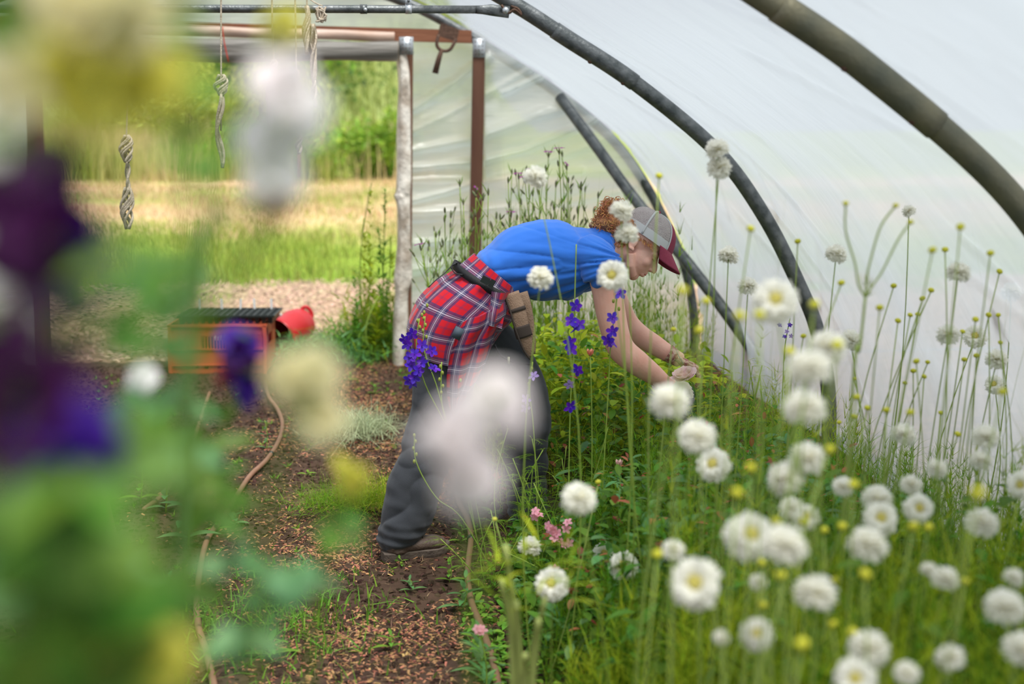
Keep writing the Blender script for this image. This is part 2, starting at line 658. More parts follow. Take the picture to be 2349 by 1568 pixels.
# wrapped film: lumpy tapered sleeve
rows = []
wl = [(905, 95, 922), (913, 140, 935), (918, 200, 940), (914, 300, 941), (914, 400, 942), (912, 440, 940), (908, 452, 940), (915, 480, 940), (915, 560, 941),
      (910, 620, 944), (908, 645, 943), (910, 680, 935), (906, 750, 935), (905, 840, 925)]
for k, (xa, y, xb) in enumerate(wl):
    A_, B_ = at(xa, y, YE - 0.1), at(xb, y, YE - 0.1)
    wv = 0.004 * math.sin(k * 2.3)
    rows.append([(A_[0] - 0.01, YE - 0.02, A_[2]), (A_[0], YE - 0.095 + wv, A_[2]), (A_[0] * 0.6 + B_[0] * 0.4, YE - 0.115 - wv, A_[2]),
                 (B_[0], YE - 0.10 + wv, B_[2]), (B_[0] + 0.004, YE - 0.02, B_[2])])
rows = np.array(rows)
rr = np.stack([bez(rows[:, j], 70) for j in range(5)], 1)
rr2 = np.stack([bez(rr[i], 20) for i in range(len(rr))])
sh = rr2.shape
nv = noise(rr2.reshape(-1, 3) * [1, 1, 0.7], 18, 4) * 0.007 + noise(rr2.reshape(-1, 3), 45, 9) * 0.003
rr2[:, :, 1] -= nv.reshape(sh[:2])
part('wrapped_film', Geo().grid(rr2), film_post, t)
part('nail_plate', Geo().box((-0.045, -0.004, -0.055), (0.045, 0.0, 0.055), t=at(932, 105, YE - 0.12)), zinc, t)
ng = Geo()
for i in range(3):
    for j in range(4):
        ng.ball(at(924 + 8 * i, 90 + 10 * j, YE - 0.126), 0.004, 6, 5)
part('nail', ng, rust, t)
pt = at(1099, 92, YE - 0.04)
pb = at(1085, 850, YE - 0.04)
pb[2] = -0.05
t = boxpost('wall_post', pt, pb, 0.075, 0.075, wood, 'bare red-brown timber post in the film end wall')
part('nail_plate', Geo().box((-0.042, -0.004, -0.06), (0.042, 0.0, 0.06), t=at(1099, 110, YE - 0.08)), zinc, t)
ng = Geo()
for i in range(3):
    for j in range(4):
        ng.ball(at(1091 + 8 * i, 95 + 10 * j, YE - 0.086), 0.004, 6, 5)
part('nail', ng, rust, t)
pt = at(72, 60, YE - 0.04)
pb = at(100, 850, YE - 0.04)
pb[2] = -0.05
boxpost('door_post', pt, pb, 0.09, 0.075, wood, 'left door post half hidden behind the blurred foreground plants')
# rail
t = thing('door_rail', 'red-brown timber rail over the doorway with film tacked along it', 'rail', at(1000, 80, YE - 0.06))
A_, B_ = at(-60, 52, YE - 0.09), at(1082, 84, YE - 0.09)
g = Geo()
g.grid(np.array([[A_ + [0, y, z], B_ + [0, y, z]] for y, z in ((0, -.04), (0, .04), (.06, .04), (.06, -.04), (0, -.04))]))
part('timber', g, wood_h, t, smooth=False)
A_, B_ = at(60, 60, YE - 0.125), at(905, 84, YE - 0.125)
g = Geo()
Pm = np.linspace(0, 1, 60)
C = A_ + (B_ - A_) * Pm[:, None]
rows = []
for y, z in ((0.02, .032), (-0.006, .030), (-0.02, 0.0), (-0.01, -.028), (0.02, -.03)):
    rows.append(C + np.stack([0 * Pm, y + 0.004 * np.sin(Pm * 40 + z * 80), z + 0.003 * np.sin(Pm * 17 + y * 50)], -1))
part('film_strip', Geo().grid(np.array(rows)), film_rail, t)
# rolled up door curtain
A_, B_ = at(20, 103, YE - 0.14), at(912, 118, YE - 0.14)
k = 120
Pm = np.linspace(0, 1, k)
C = A_ + (B_ - A_) * Pm[:, None]
C[:, 2] -= 0.012 * np.sin(Pm * math.pi)
th = np.linspace(0, 2 * math.pi, 28, endpoint=False)
V = np.zeros((k, 28, 3))
for j, a in enumerate(th):
    r = 0.058 + 0.006 * np.sin(Pm * 9 + 2 * a) + 0.007 * noise(np.stack([Pm * 6, 0 * Pm + math.cos(a) * 2, 0 * Pm + math.sin(a) * 2], -1), 1.5, 2)
    V[:, j] = C + np.stack([0 * Pm, np.cos(a) * r * 0.8, np.sin(a) * r * 1.15], -1)
solo('rolled_curtain', Geo().grid(V, closed_u=True), film_fold, 'grey plastic door curtain rolled up under the rail', 'curtain', loc=at(600, 110, YE - 0.14))
# red ties
solo('red_tie', Geo().tube(bez([at(510, 62, YE - .2), at(514, 95, YE - .21), at(524, 142, YE - .22)], 8), 0.004, 5),
     mat('red cord', (0.5, 0.04, 0.02), 0.8), 'thin red cord hanging over the rolled curtain', 'cord', loc=at(512, 70, YE - .2))

# hoe head
Yh = YE - 0.19
t = thing('hoe_head', 'rusty hoe head hooked over the rail beside the wall post', 'hoe', at(1012, 100, Yh))
def slab(pxs, Y, th):
    P = np.array([at(x, y, Y) for x, y in pxs])
    g = Geo()
    n = len(P)
    g.grid(np.stack([P, P + [0, th, 0]], 0)[:, list(range(n)) + [0]])
    c = P.mean(0)
    g.grid(np.stack([P, np.repeat(c[None], n, 0)], 0)[:, list(range(n)) + [0]])
    g.grid(np.stack([P + [0, th, 0], np.repeat(c[None], n, 0) + [0, th, 0]], 0)[:, list(range(n)) + [0]])
    return g
part('blade', slab([(1009, 58), (1014, 54), (1050, 66), (1053, 72), (1047, 96), (1004, 82)], Yh, 0.006), rust, t, smooth=False)
part('yoke', Geo().tube(bez([at(1006, 80, Yh), at(1002, 98, Yh - .01), at(1004, 108, Yh - .01), at(1012, 116, Yh - .01)], 14), 0.011, 8)
     .tube(bez([at(1046, 90, Yh), at(1040, 102, Yh - .01), at(1033, 113, Yh - .01), at(1024, 117, Yh - .01), at(1012, 116, Yh - .01)], 14), 0.011, 8), rust, t)
part('socket', Geo().tube([at(1014, 112, Yh - .01), at(1008, 130, Yh - .01), at(998, 168, Yh - .01)], [0.012, 0.016, 0.020], 12), rust, t)

# ---- twine hanging from the tie bar
def twine_hang(x, ytop, spans, Y, label, group='hanging twine'):
    """spans: list of (y0, y1, halfwidth px, strands, x offset)"""
    t = thing('hanging_twine', label, 'twine', at(x, ytop, Y), group)
    g = Geo()
    y0 = spans[0][0]
    g.tube(bez([at(x, -60, Y), at(x, 10, Y), at(x + spans[0][4], y0, Y)] + [at(x + s_[4], (s_[0] + s_[1]) / 2, Y) for s_ in spans], 12), 0.0042, 6)
    part('cord', g, twine, t)
    for (a, b, hw, ns, xo) in spans:
        g = Geo()
        for s in range(ns):
            p = []
            ph = rng.uniform(0, 6.28)
            for q in np.linspace(0, 1, 14):
                env = hw * math.sin(math.pi * min(1, 0.12 + q * 0.8)) if ns > 1 else hw * 0.3
                p.append(at(x + xo + env * math.sin(ph + q * 5.0) * 0.9 + 1.5 * math.sin(q * 9), a + (b - a) * q, Y + 0.016 * math.cos(ph + q * 5)))
            g.tube(np.array(p), 0.0062, 5)
        part('bundle', g, twine, t)
    return t


twine_hang(507, 15, [(172, 218, 17, 9, 0), (215, 385, 11, 6, 0)], YH - .1, 'grey twine with a fat knot, leftmost clear cord in the doorway')
twine_hang(624, 15, [(138, 172, 9, 7, 4), (165, 300, 6, 4, -6)], YH - .12, 'twine with small pale knot hanging behind the white blurred blooms')
twine_hang(677, 15, [(160, 180, 6, 4, 2), (180, 330, 3, 2, 4), (305, 352, 7, 4, 8)], YH - .12, 'thin pale twine ending in a small loose tassel')
twine_hang(704, 15, [(14, 125, 8, 6, -1), (55, 190, 8, 6, 14), (185, 245, 6, 3, 16)], YH - .1, 'thick doubled hank of twine hanging right of the other cords')
twine_hang(296, 200, [(310, 372, 16, 7, -6), (370, 440, 5, 3, -4), (430, 525, 16, 9, -4)], YH - .15, 'frayed twine seen through the blurred green leaves')
g = Geo()
for s in range(5):
    p = [at(735 + rng.uniform(-14, 14), 32 + rng.uniform(-18, 20), YH - .09 + rng.uniform(-.02, .02)) for _ in range(6)]
    g.tube(bez([at(724, 30, YH - .07)] + p, 30), 0.004, 5)
g.tube(bez([at(700, -10, YH - .06), at(722, 6, YH - .07), at(740, 14, YH - .08)], 8), 0.003, 5)
solo('twine_knot', g, twine, 'tangled twine knot tied round the tie bar', 'twine', loc=at(735, 30, YH - .09))

# ---- grounds
soil = mat('dark soil', (0.030, 0.018, 0.012), 0.95, (0.105, 0.062, 0.040), 7, 1.0, 70, contrast=0.3, spec=0.15)
xs = np.linspace(-4.2, 2.5, 190)
ysg = np.linspace(-2.2, 9.5, 330)
X, Yg = np.meshgrid(xs, ysg)
P = np.stack([X.ravel(), Yg.ravel(), 0 * X.ravel()], -1)
Z = noise(P, 3, 1) * 0.012 + noise(P, 9, 2) * 0.010 + noise(P, 26, 3) * 0.007
Z = Z.reshape(X.shape)
bed = np.clip((X - 0.5) / 0.3, 0, 1) * 0.03 + np.clip((-0.55 - X) / 0.25, 0, 1) * 0.02
Z = Z + bed - 0.012
struct('floor', Geo().grid(np.stack([X, Yg, Z], -1)), soil)
def gz(x, y):
    return float(np.clip((x - 0.5) / 0.3, 0, 1) * 0.03 + np.clip((-0.55 - x) / 0.25, 0, 1) * 0.02) - 0.012

# outside ground with bands of gravel, green grass and dry straw
def outside_mat():
    m = bpy.data.materials.new('field ground')
    m.use_nodes = True
    N, L = m.node_tree.nodes, m.node_tree.links
    b = N['Principled BSDF']
    b.inputs['Roughness'].default_value = 0.95
    b.inputs['Specular IOR Level'].default_value = 0.1
    tc = N.new('ShaderNodeTexCoord')
    sp = N.new('ShaderNodeSeparateXYZ')
    L.new(tc.outputs['Object'], sp.inputs[0])
    mp = N.new('ShaderNodeMapping')
    mp.inputs['Scale'].default_value = (0.5, 0.22, 1)
    L.new(tc.outputs['Object'], mp.inputs[0])
    nz = N.new('ShaderNodeTexNoise')
    nz.inputs['Scale'].default_value = 2.0
    nz.inputs['Detail'].default_value = 6
    L.new(mp.outputs[0], nz.inputs['Vector'])
    ad = N.new('ShaderNodeMath')
    ad.operation = 'MULTIPLY_ADD'
    L.new(nz.outputs[0], ad.inputs[0])
    ad.inputs[1].default_value = 7.0
    L.new(sp.outputs[1], ad.inputs[2])
    mr = N.new('ShaderNodeMapRange')
    mr.inputs['From Min'].default_value = 9 + 3.5
    mr.inputs['From Max'].default_value = 40 + 3.5
    L.new(ad.outputs[0], mr.inputs[0])
    rp = N.new('ShaderNodeValToRGB')
    el = rp.color_ramp.elements
    el[0].position = 0.0
    el[0].color = (0.30, 0.19, 0.12, 1)
    el[1].position = 1
    el[1].color = (0.26, 0.31, 0.10, 1)
    for p, c in ((0.13, (0.40, 0.28, 0.19)), (0.165, (0.16, 0.26, 0.025)), (0.26, (0.26, 0.34, 0.05)), (0.34, (0.44, 0.38, 0.15)),
                 (0.45, (0.54, 0.37, 0.20)), (0.56, (0.34, 0.36, 0.10)), (0.68, (0.60, 0.42, 0.25)), (0.78, (0.36, 0.40, 0.10))):
        e = el.new(p)
        e.color = (*c, 1)
    L.new(mr.outputs[0], rp.inputs[0])
    n2 = N.new('ShaderNodeTexNoise')
    n2.inputs['Scale'].default_value = 14
    n2.inputs['Detail'].default_value = 6
    L.new(tc.outputs['Object'], n2.inputs['Vector'])
    hs = N.new('ShaderNodeHueSaturation')
    m2 = N.new('ShaderNodeMapRange')
    m2.inputs['From Min'].default_value = 0.3
    m2.inputs['From Max'].default_value = 0.7
    m2.inputs['To Min'].default_value = 0.55
    m2.inputs['To Max'].default_value = 1.3
    L.new(n2.outputs[0], m2.inputs[0])
    L.new(m2.outputs[0], hs.inputs['Value'])
    L.new(rp.outputs[0], hs.inputs['Color'])
    L.new(hs.outputs[0], b.inputs['Base Color'])
    return m


def hz(x, y):
    """height of the field: flat, then a rising hill"""
    t = np.clip((y - 33) / 40, 0, 1)
    return -0.02 + t * t * (3 - 2 * t) * 8.5 * np.clip((7.5 - x) / 4, 0, 1) + np.clip((y - 30) / 6, 0, 1) * 0.3 * np.sin(x * 0.35) ** 2 * np.clip((7.5 - x) / 4, 0, 1)


xs = np.linspace(-45, 45, 120)
yy = 9.45 + (np.linspace(0, 1, 160) ** 1.8) * 75
X, Yg = np.meshgrid(xs, yy)
Z = hz(X, Yg) + noise(np.stack([X.ravel(), Yg.ravel(), 0 * X.ravel()], -1), 1.3, 6).reshape(X.shape) * 0.03
def hz0(x, y):
    return -0.02

yy2 = np.linspace(-6, 9.46, 14)
g = Geo().grid(np.stack([X, Yg, Z], -1))
for x0, x1 in ((-45, -4.2), (2.5, 45)):
    g.grid(np.array([[(x, y, hz0(x, y)) for x in np.linspace(x0, x1, 10)] for y in yy2]))
tag(part('ground', g, outside_mat()), kind='structure')
# ================================================================== growth outside the door
grass_g = mat('green grass', (0.26, 0.36, 0.045), 0.6, (0.38, 0.40, 0.10), 1.2, trans=0.4, island=0.4)
grass_l = mat('pale green grass', (0.32, 0.37, 0.10), 0.6, trans=0.4, island=0.3)
straw = mat('dry straw', (0.60, 0.42, 0.25), 0.8, trans=0.2, island=0.3)
tallg = mat('tall meadow growth', (0.36, 0.46, 0.08), 0.8, (0.66, 0.50, 0.30), 0.45, trans=0.35, island=0.3, contrast=0.12)
shrub_d = mat('dark shrub leaves', (0.08, 0.15, 0.02), 0.6, trans=0.35, island=0.4)
shrub_m = mat('mid green shrub leaves', (0.26, 0.42, 0.04), 0.6, trans=0.4, island=0.4)
shrub_y = mat('olive shrub leaves', (0.40, 0.44, 0.08), 0.6, trans=0.4, island=0.4)
bark = mat('bark', (0.07, 0.05, 0.03), 0.9)


def blades(P, Hh, Wd, lean=0.35, n=3, curl=0.5, seed=1):
    """thin grass blades at points P, vectorised; n segments each"""
    r = np.random.default_rng(seed)
    k = len(P)
    a = r.uniform(0, 2 * math.pi, k)
    b = r.uniform(0, 2 * math.pi, k)
    le = np.abs(r.normal(0, lean, k))
    dx, dy = np.cos(a) * le, np.sin(a) * le
    sxv, syv = np.cos(b), np.sin(b)
    t = np.linspace(0, 1, n + 1)
    H_ = np.broadcast_to(Hh, (k,)) * r.uniform(0.6, 1.3, k)
    W_ = np.broadcast_to(Wd, (k,))
    X = P[:, 0, None] + dx[:, None] * H_[:, None] * (t * (1 - curl) + curl * t ** 2)
    Yv = P[:, 1, None] + dy[:, None] * H_[:, None] * (t * (1 - curl) + curl * t ** 2)
    Z = P[:, 2, None] + H_[:, None] * (t - 0.3 * le[:, None] * t ** 2)
    wv = (W_[:, None] / 2) * (1 - t * 0.92)
    V = np.stack([np.stack([X - sxv[:, None] * wv, Yv - syv[:, None] * wv, Z], -1),
                  np.stack([X + sxv[:, None] * wv, Yv + syv[:, None] * wv, Z], -1)], 2)  # k, n+1, 2, 3
    base = np.arange(k)[:, None] * (n + 1) * 2
    i = np.arange(n)[None] * 2
    o = base + i
    Q = np.stack([o, o + 1, o + 3, o + 2], -1).reshape(-1, 4)
    return V.reshape(-1, 3), Q


def scatter(n, x0, x1, y0, y1, z=0.0, seed=1, clump=0, hill=False):
    r = np.random.default_rng(seed)
    x = r.uniform(x0, x1, n)
    y = r.uniform(y0, y1, n)
    P = np.stack([x, y, np.full(n, z)], -1)
    if clump:
        v = noise(P * [1, 1, 0], clump, seed)
        P = P[v > r.uniform(-0.6, 0.5, n)]
    if hill:
        P[:, 2] = hz(P[:, 0], P[:, 1])
    return P


def vis(P):
    """keep the field strip that the doorway shows"""
    xa = -0.24 * P[:, 1] - 0.3
    xb = 0.09 * P[:, 1] + 0.6
    return P[(P[:, 0] > xa) & (P[:, 0] < xb)]


P = vis(scatter(46000, -6, 3, 13.6, 20, seed=2, clump=1.1))
dens = np.clip((20 - P[:, 1]) / 5, 0.15, 1)
P = P[np.random.default_rng(3).uniform(0, 1, len(P)) < dens]
V, Q = blades(P, 0.14, 0.011, 0.4, seed=3)
solo('green_grass', (V, Q), grass_g, 'bright green grass growing beyond the gravel outside the doorway', 'grass', kind='stuff')
P = vis(scatter(30000, -9, 5, 18, 33, seed=4, clump=0.8))
V, Q = blades(P, 0.11, 0.016, 0.7, seed=5)
P2 = vis(scatter(24000, -9, 5, 17, 33, seed=14, clump=0.45))
solo('green_grass', blades(P2, 0.10, 0.016, 0.5, seed=15), grass_g, 'patches of green regrowth scattered across the mown straw', 'grass', kind='stuff')
solo('dry_grass', (V, Q), straw, 'mown dry straw lying across the field beyond the green grass', 'straw', kind='stuff')
P = vis(scatter(26000, -11, 6, 31, 38, seed=6, hill=True, clump=0.5))
V, Q = blades(P, 0.95, 0.03, 0.25, seed=7)
solo('meadow_growth', (V, Q), tallg, 'tall pale meadow grasses at the foot of the hill', 'grass', kind='stuff')
P = vis(scatter(26000, -16, 9, 37, 60, seed=8, hill=True, clump=0.3))
V, Q = blades(P, 0.8, 0.06, 0.4, seed=9)
solo('hill_grass', (V, Q), grass_l, 'yellow green grass covering the hillside behind the doorway', 'grass', kind='stuff')


def leaf_cloud(c, r, n, size, seed=1, n_seg=2):
    """many small leaves filling an uneven crown"""
    q = np.random.default_rng(seed)
    g = Geo()
    lob = q.normal(0, 1, (9, 3)) * 0.45
    L_ = []
    for i in range(n):
        b = lob[q.integers(9)]
        d = q.normal(0, 1, 3)
        d /= np.linalg.norm(d)
        p = (b + d * q.uniform(0.25, 0.62)) * r + c
        if p[2] < 0.02 + c[2] - r[2]:
            continue
        a = q.normal(0, 1, 3)
        a /= np.linalg.norm(a)
        b2 = np.cross(a, q.normal(0, 1, 3))
        b2 /= np.linalg.norm(b2)
        s = size * q.uniform(0.6, 1.4)
        L_.append(np.stack([p - b2 * s * .05, p + a * s * .5 - b2 * s * .3, p + a * s, p + a * s * .5 + b2 * s * .3]))
    V = np.array(L_).reshape(-1, 3)
    return g.add(V, np.arange(len(V)).reshape(-1, 4))


sh = [(520, 150, 46, 3.4, 2.4, 'd', 'dark rounded tree at the top of the view, between the two knotted cords'),
      (650, 190, 47, 2.0, 1.2, 'm', 'green bush behind the white blurred blooms, near the curtain'),
      (795, 148, 60, 2.2, 1.1, 'd', 'dark tree under the curtain, right of the twine hanks'),
      (860, 175, 56, 2.6, 1.0, 'y', 'olive bush high on the hillside beside the wrapped post'),
      (330, 190, 48, 4.0, 2.4, 'd', 'dark bush seen through the yellow blurred blooms'),
      (180, 200, 48, 4.0, 2.6, 'm', 'green bush behind the leftmost foreground leaves'),
      (820, 345, 32.5, 1.0, 0.75, 'm', 'mid green leafy bush on the far straw edge next to the post'),
      (745, 360, 32, 0.9, 0.65, 'm', 'green bush on the straw edge with brown stalks'),
      (880, 350, 32, 0.6, 0.8, 'm', 'small green shrub touching the wrapped door post'),
      (600, 250, 38, 1.9, 1.6, 'y', 'olive shrub behind the hanging cords'),
      (430, 300, 36, 1.6, 1.3, 'y', 'yellow green shrub left of the fat twine knot'),
      (560, 350, 33, 0.9, 0.7, 'm', 'low green shrub under the fat twine bundle')]
for k, (px, py, Y, rx, rz, kd, lb) in enumerate(sh):
    c = at(px, py, Y)
    zb = float(hz(c[0], Y))
    rz2 = max(rz, 0.5)
    t = thing('wild_shrub', lb, 'bush', (c[0], Y, zb), 'wild shrubs outside')
    part('foliage', leaf_cloud(np.array([c[0], Y, zb + rz2 * 0.75]), np.array([rx, rx * 0.8, rz2]), 2600 if Y > 34 else 2000,
                               0.22 if Y > 40 else 0.12, 20 + k), {'d': shrub_d, 'm': shrub_m, 'y': shrub_y}[kd], t)
    part('stem', Geo().tube([(c[0], Y, zb - .1), (c[0] + .05, Y, zb + rz2 * 0.8)], 0.06), bark, t)

# rusty stake in the straw and thin fence posts at the far left
solo('wooden_stake', Geo().tube([at(683, 345, 24), at(682, 408, 24)], 0.035, 6), wood, 'short brown stake standing in the field behind the white blooms', 'stake')
# gravel stones outside
P = vis(scatter(9000, -5, 2.5, 9.6, 13.9, seed=11))
V_, Q_ = [], []
r = np.random.default_rng(5)
k = len(P)
base = np.array([(-1, -1, 0), (1, -1, 0), (1, 1, 0), (-1, 1, 0), (-.6, -.5, 1), (.6, -.6, 1), (.5, .6, 1), (-.6, .5, 1)], float)
qb = np.array([(4, 5, 6, 7), (0, 1, 5, 4), (1, 2, 6, 5), (2, 3, 7, 6), (3, 0, 4, 7)])


def chips(P, sx, sy, sz, seed=1):
    r = np.random.default_rng(seed)
    k = len(P)
    a = r.uniform(0, 6.28, k)
    S = np.stack([r.uniform(.5, 1.4, k) * sx, r.uniform(.5, 1.4, k) * sy, r.uniform(.6, 1.4, k) * sz], -1)
    B = base[None] * S[:, None]
    tl = r.normal(0, 0.35, k)
    B[:, :, 2] += B[:, :, 0] * tl[:, None]
    c, s = np.cos(a)[:, None], np.sin(a)[:, None]
    X = B[:, :, 0] * c - B[:, :, 1] * s
    Yv = B[:, :, 0] * s + B[:, :, 1] * c
    V = np.stack([X, Yv, B[:, :, 2]], -1) + P[:, None]
    Q = (qb[None] + (np.arange(k) * 8)[:, None, None]).reshape(-1, 4)
    return V.reshape(-1, 3), Q


gravel = mat('pale gravel and bark', (0.42, 0.30, 0.21), 0.9, island=0.45)
solo('gravel', chips(P, 0.016, 0.012, 0.010, 3), gravel, 'pale gravel and bark chips just outside the doorway', 'gravel', kind='stuff', smooth=False)
chipm = mat('wood chip', (0.34, 0.17, 0.085), 0.9, island=0.55, spec=0.1)


def zfloor(P):
    return noise(P * [1, 1, 0], 3, 1) * 0.012 + noise(P * [1, 1, 0], 9, 2) * 0.010 + noise(P * [1, 1, 0], 26, 3) * 0.007 - 0.012 \
        + np.clip((P[:, 0] - 0.5) / 0.3, 0, 1) * 0.03 + np.clip((-0.55 - P[:, 0]) / 0.25, 0, 1) * 0.02


def path_pts(n, seed, w=0.33, y0=3.4, y1=9.4):
    r = np.random.default_rng(seed)
    y = r.uniform(y0, y1, n)
    c = 0.06 + 0.0 * y
    x = c + r.normal(0, w, n)
    P = np.stack([x, y, 0 * x], -1)
    P = P[(P[:, 0] > -1.4) & (P[:, 0] < 0.62)]
    v = noise(P, 2.2, seed)
    P = P[v > r.uniform(-0.55, 0.5, len(P))]
    P[:, 2] = zfloor(P) + 0.001
    return P


solo('wood_chips', chips(path_pts(26000, 21), 0.009, 0.0034, 0.0025, 4), chipm, 'brown wood chips strewn along the soil path', 'wood chips', kind='stuff', smooth=False)
crumb = mat('soil crumbs', (0.055, 0.033, 0.022), 0.95, island=0.5, spec=0.1)
P = np.concatenate([scatter(30000, -2.7, 0.9, 3.6, 9.3, seed=33), scatter(6000, 0.9, 2.3, 3.6, 9.3, seed=34)])
P[:, 2] = zfloor(P) - 0.002
solo('soil_crumbs', chips(P, 0.009, 0.008, 0.007, 5), crumb, 'dark crumbs of soil over the beds and path', 'soil', kind='stuff', smooth=False)
# dry straw bits on path
P = path_pts(5000, 41, 0.3)
P[:, 2] += 0.006
V, Q = blades(P, 0.02, 0.002, 3.0, seed=42)
solo('straw_bits', (V, Q), mat('straw bits', (0.42, 0.28, 0.15), 0.9, island=0.35), 'scraps of dry straw and roots on the path', 'straw', kind='stuff')
# straw mulch by the right wall
P = scatter(14000, 1.4, 2.32, 4.2, 9.2, seed=44, clump=3)
P = P[np.random.default_rng(8).uniform(0, 1, len(P)) < np.clip((P[:, 0] - 1.4) / 0.8, 0.05, 1)]
P[:, 2] = zfloor(P) + 0.01
V, Q = blades(P, 0.05, 0.004, 1.2, seed=45)
solo('straw_mulch', (V, Q), mat('orange straw mulch', (0.50, 0.27, 0.13), 0.9, island=0.35), 'rusty straw mulch at the foot of the film wall', 'straw', kind='stuff')

# ================================================================== crates, tray, can
orange = mat('faded orange plastic', (0.62, 0.10, 0.035), 0.45, (0.55, 0.14, 0.06), 6, sheen=0.0)
blackp = mat('black plastic', (0.015, 0.02, 0.018), 0.35)
redp = mat('red plastic', (0.62, 0.025, 0.03), 0.35)
whitep = mat('white plastic', (0.75, 0.76, 0.74), 0.5)


def place(px, py, rz):
    b = gr(px, py)
    return b, eul(0, 0, rz)


b0, Mz = place(610, 858, math.radians(-6))
cw, cd, ch = 0.60, 0.42, 0.315   # crate: right front lower corner at b0
t = thing('plastic_crate', 'faded orange plastic crate standing on the soil by the doorway', 'crate', b0)
def W(p):
    return np.asarray(p) @ Mz.T + b0
def cbox(g, lo, hi):
    return g.box(lo, hi, M=Mz, t=b0)
g = Geo()
th_ = 0.006
for (x0, x1, y) in ((-cw, 0, 0),(-cw, 0, cd - th_)):
    # front/back walls made of a slotted upper band, plain middle and open lower slot
    cbox(g, (x0, y, 0), (x1, y + th_, 0.035))
    cbox(g, (x0, y, 0.062), (x1, y + th_, 0.155))
    cbox(g, (x0, y, 0.245), (x1, y + th_, ch))
    cbox(g, (x0, y, 0.03), (x0 + 0.09, y + th_, 0.07))
    cbox(g, (x1 - 0.09, y, 0.03), (x1, y + th_, 0.07))
    cbox(g, (x1 - 0.19, y, 0.15), (x1, y + th_, 0.25))
    cbox(g, (x0, y, 0.15), (x0 + 0.19, y + th_, 0.25))
    for k in range(11):
        xx = x0 + 0.19 + k * 0.0205
        cbox(g, (xx, y, 0.15), (xx + 0.007, y + th_, 0.25))
for x in (-cw, -th_):
    cbox(g, (x, 0, 0), (x + th_, cd, 0.17))
    cbox(g, (x, 0, 0.17), (x + th_, 0.13, ch))
    cbox(g, (x, cd - 0.13, 0.17), (x + th_, cd, ch))
    cbox(g, (x, 0, 0.235), (x + th_, cd, ch))
cbox(g, (-cw, 0, 0.0), (0, cd, 0.008))
part('crate_wall', g, orange, t, smooth=False)
g = Geo()
for lo, hi in (((-cw - .012, -.012, ch - .012), (.012, .004, ch + .004)), ((-cw - .012, cd - .004, ch - .012), (.012, cd + .012, ch + .004)),
               ((-cw - .012, 0, ch - .012), (-cw + .004, cd, ch + .004)), ((-.004, 0, ch - .012), (.012, cd, ch + .004)),
               ((-cw - .008, -.008, 0.158), (.008, .002, 0.168)), ((-cw - .008, -.008, 0.056), (.008, .002, 0.064)), ((-.012, -.012, 0), (.010, .0, ch)), ((-cw - .01, -.012, 0), (-cw + .012, .0, ch))):
    cbox(g, lo, hi)
part('rim', g, orange, t, smooth=False)

# seed tray
zt = ch + 0.004
t = thing('seed_tray', 'black plastic cell tray set on top of the orange crate', 'tray', W((-cw / 2, cd / 2, zt)))
tw, td, thh = 0.60, 0.33, 0.055
g = Geo()
x0t, y0t = -cw + 0.055, 0.02
nx, ny = 14, 7
cx_, cy_ = tw / nx, td / ny
for i in range(nx):
    for j in range(ny):
        xa, ya = x0t + i * cx_, y0t + j * cy_
        top = [(xa, ya), (xa + cx_, ya), (xa + cx_, ya + cy_), (xa, ya + cy_), (xa, ya)]
        mid = [(xa + .004, ya + .004), (xa + cx_ - .004, ya + .004), (xa + cx_ - .004, ya + cy_ - .004), (xa + .004, ya + cy_ - .004), (xa + .004, ya + .004)]
        low = [(xa + .010, ya + .010), (xa + cx_ - .010, ya + .010), (xa + cx_ - .010, ya + cy_ - .010), (xa + .010, ya + cy_ - .010), (xa + .010, ya + .010)]
        cx0, cy0 = xa + cx_ / 2, ya + cy_ / 2
        cc = [(cx0, cy0)] * 5
        g.grid(np.array([[W((*p, z)) for p in ring] for ring, z in ((top, zt + thh), (mid, zt + thh), (low, zt + .002), (cc, zt + .002))]))
part('cell', g, blackp, t, smooth=False)
g = Geo()
for lo, hi in (((x0t - .008, y0t - .008, zt + thh - .012), (x0t + tw + .008, y0t, zt + thh + .002)), ((x0t - .008, y0t + td, zt + thh - .012), (x0t + tw + .008, y0t + td + .008, zt + thh + .002)),
               ((x0t - .008, y0t, zt + thh - .012), (x0t, y0t + td, zt + thh + .002)), ((x0t + tw, y0t, zt + thh - .012), (x0t + tw + .008, y0t + td, zt + thh + .002))):
    cbox(g, lo, hi)
part('rim', g, blackp, t, smooth=False)
for k, fx in enumerate((0.12, 0.36, 0.56, 0.72, 0.90)):
    p = W((x0t + tw * fx, y0t + td * 0.93, zt + thh - 0.03))
    g = Geo().box((-.0065, -.001, 0), (.0065, .001, 0.095), M=Mz @ eul(0, 0.05 * (k % 3 - 1), 0), t=p)
    solo('plant_label', g, whitep, ['leftmost white label stick in the black tray', 'white label stick, second from the left in the tray',
                                    'middle white label stick standing in the tray', 'white label stick, second from the right in the tray',
                                    'rightmost white label stick standing in the tray'][k], 'plant label', 'label sticks in the seed tray', smooth=False, loc=p)

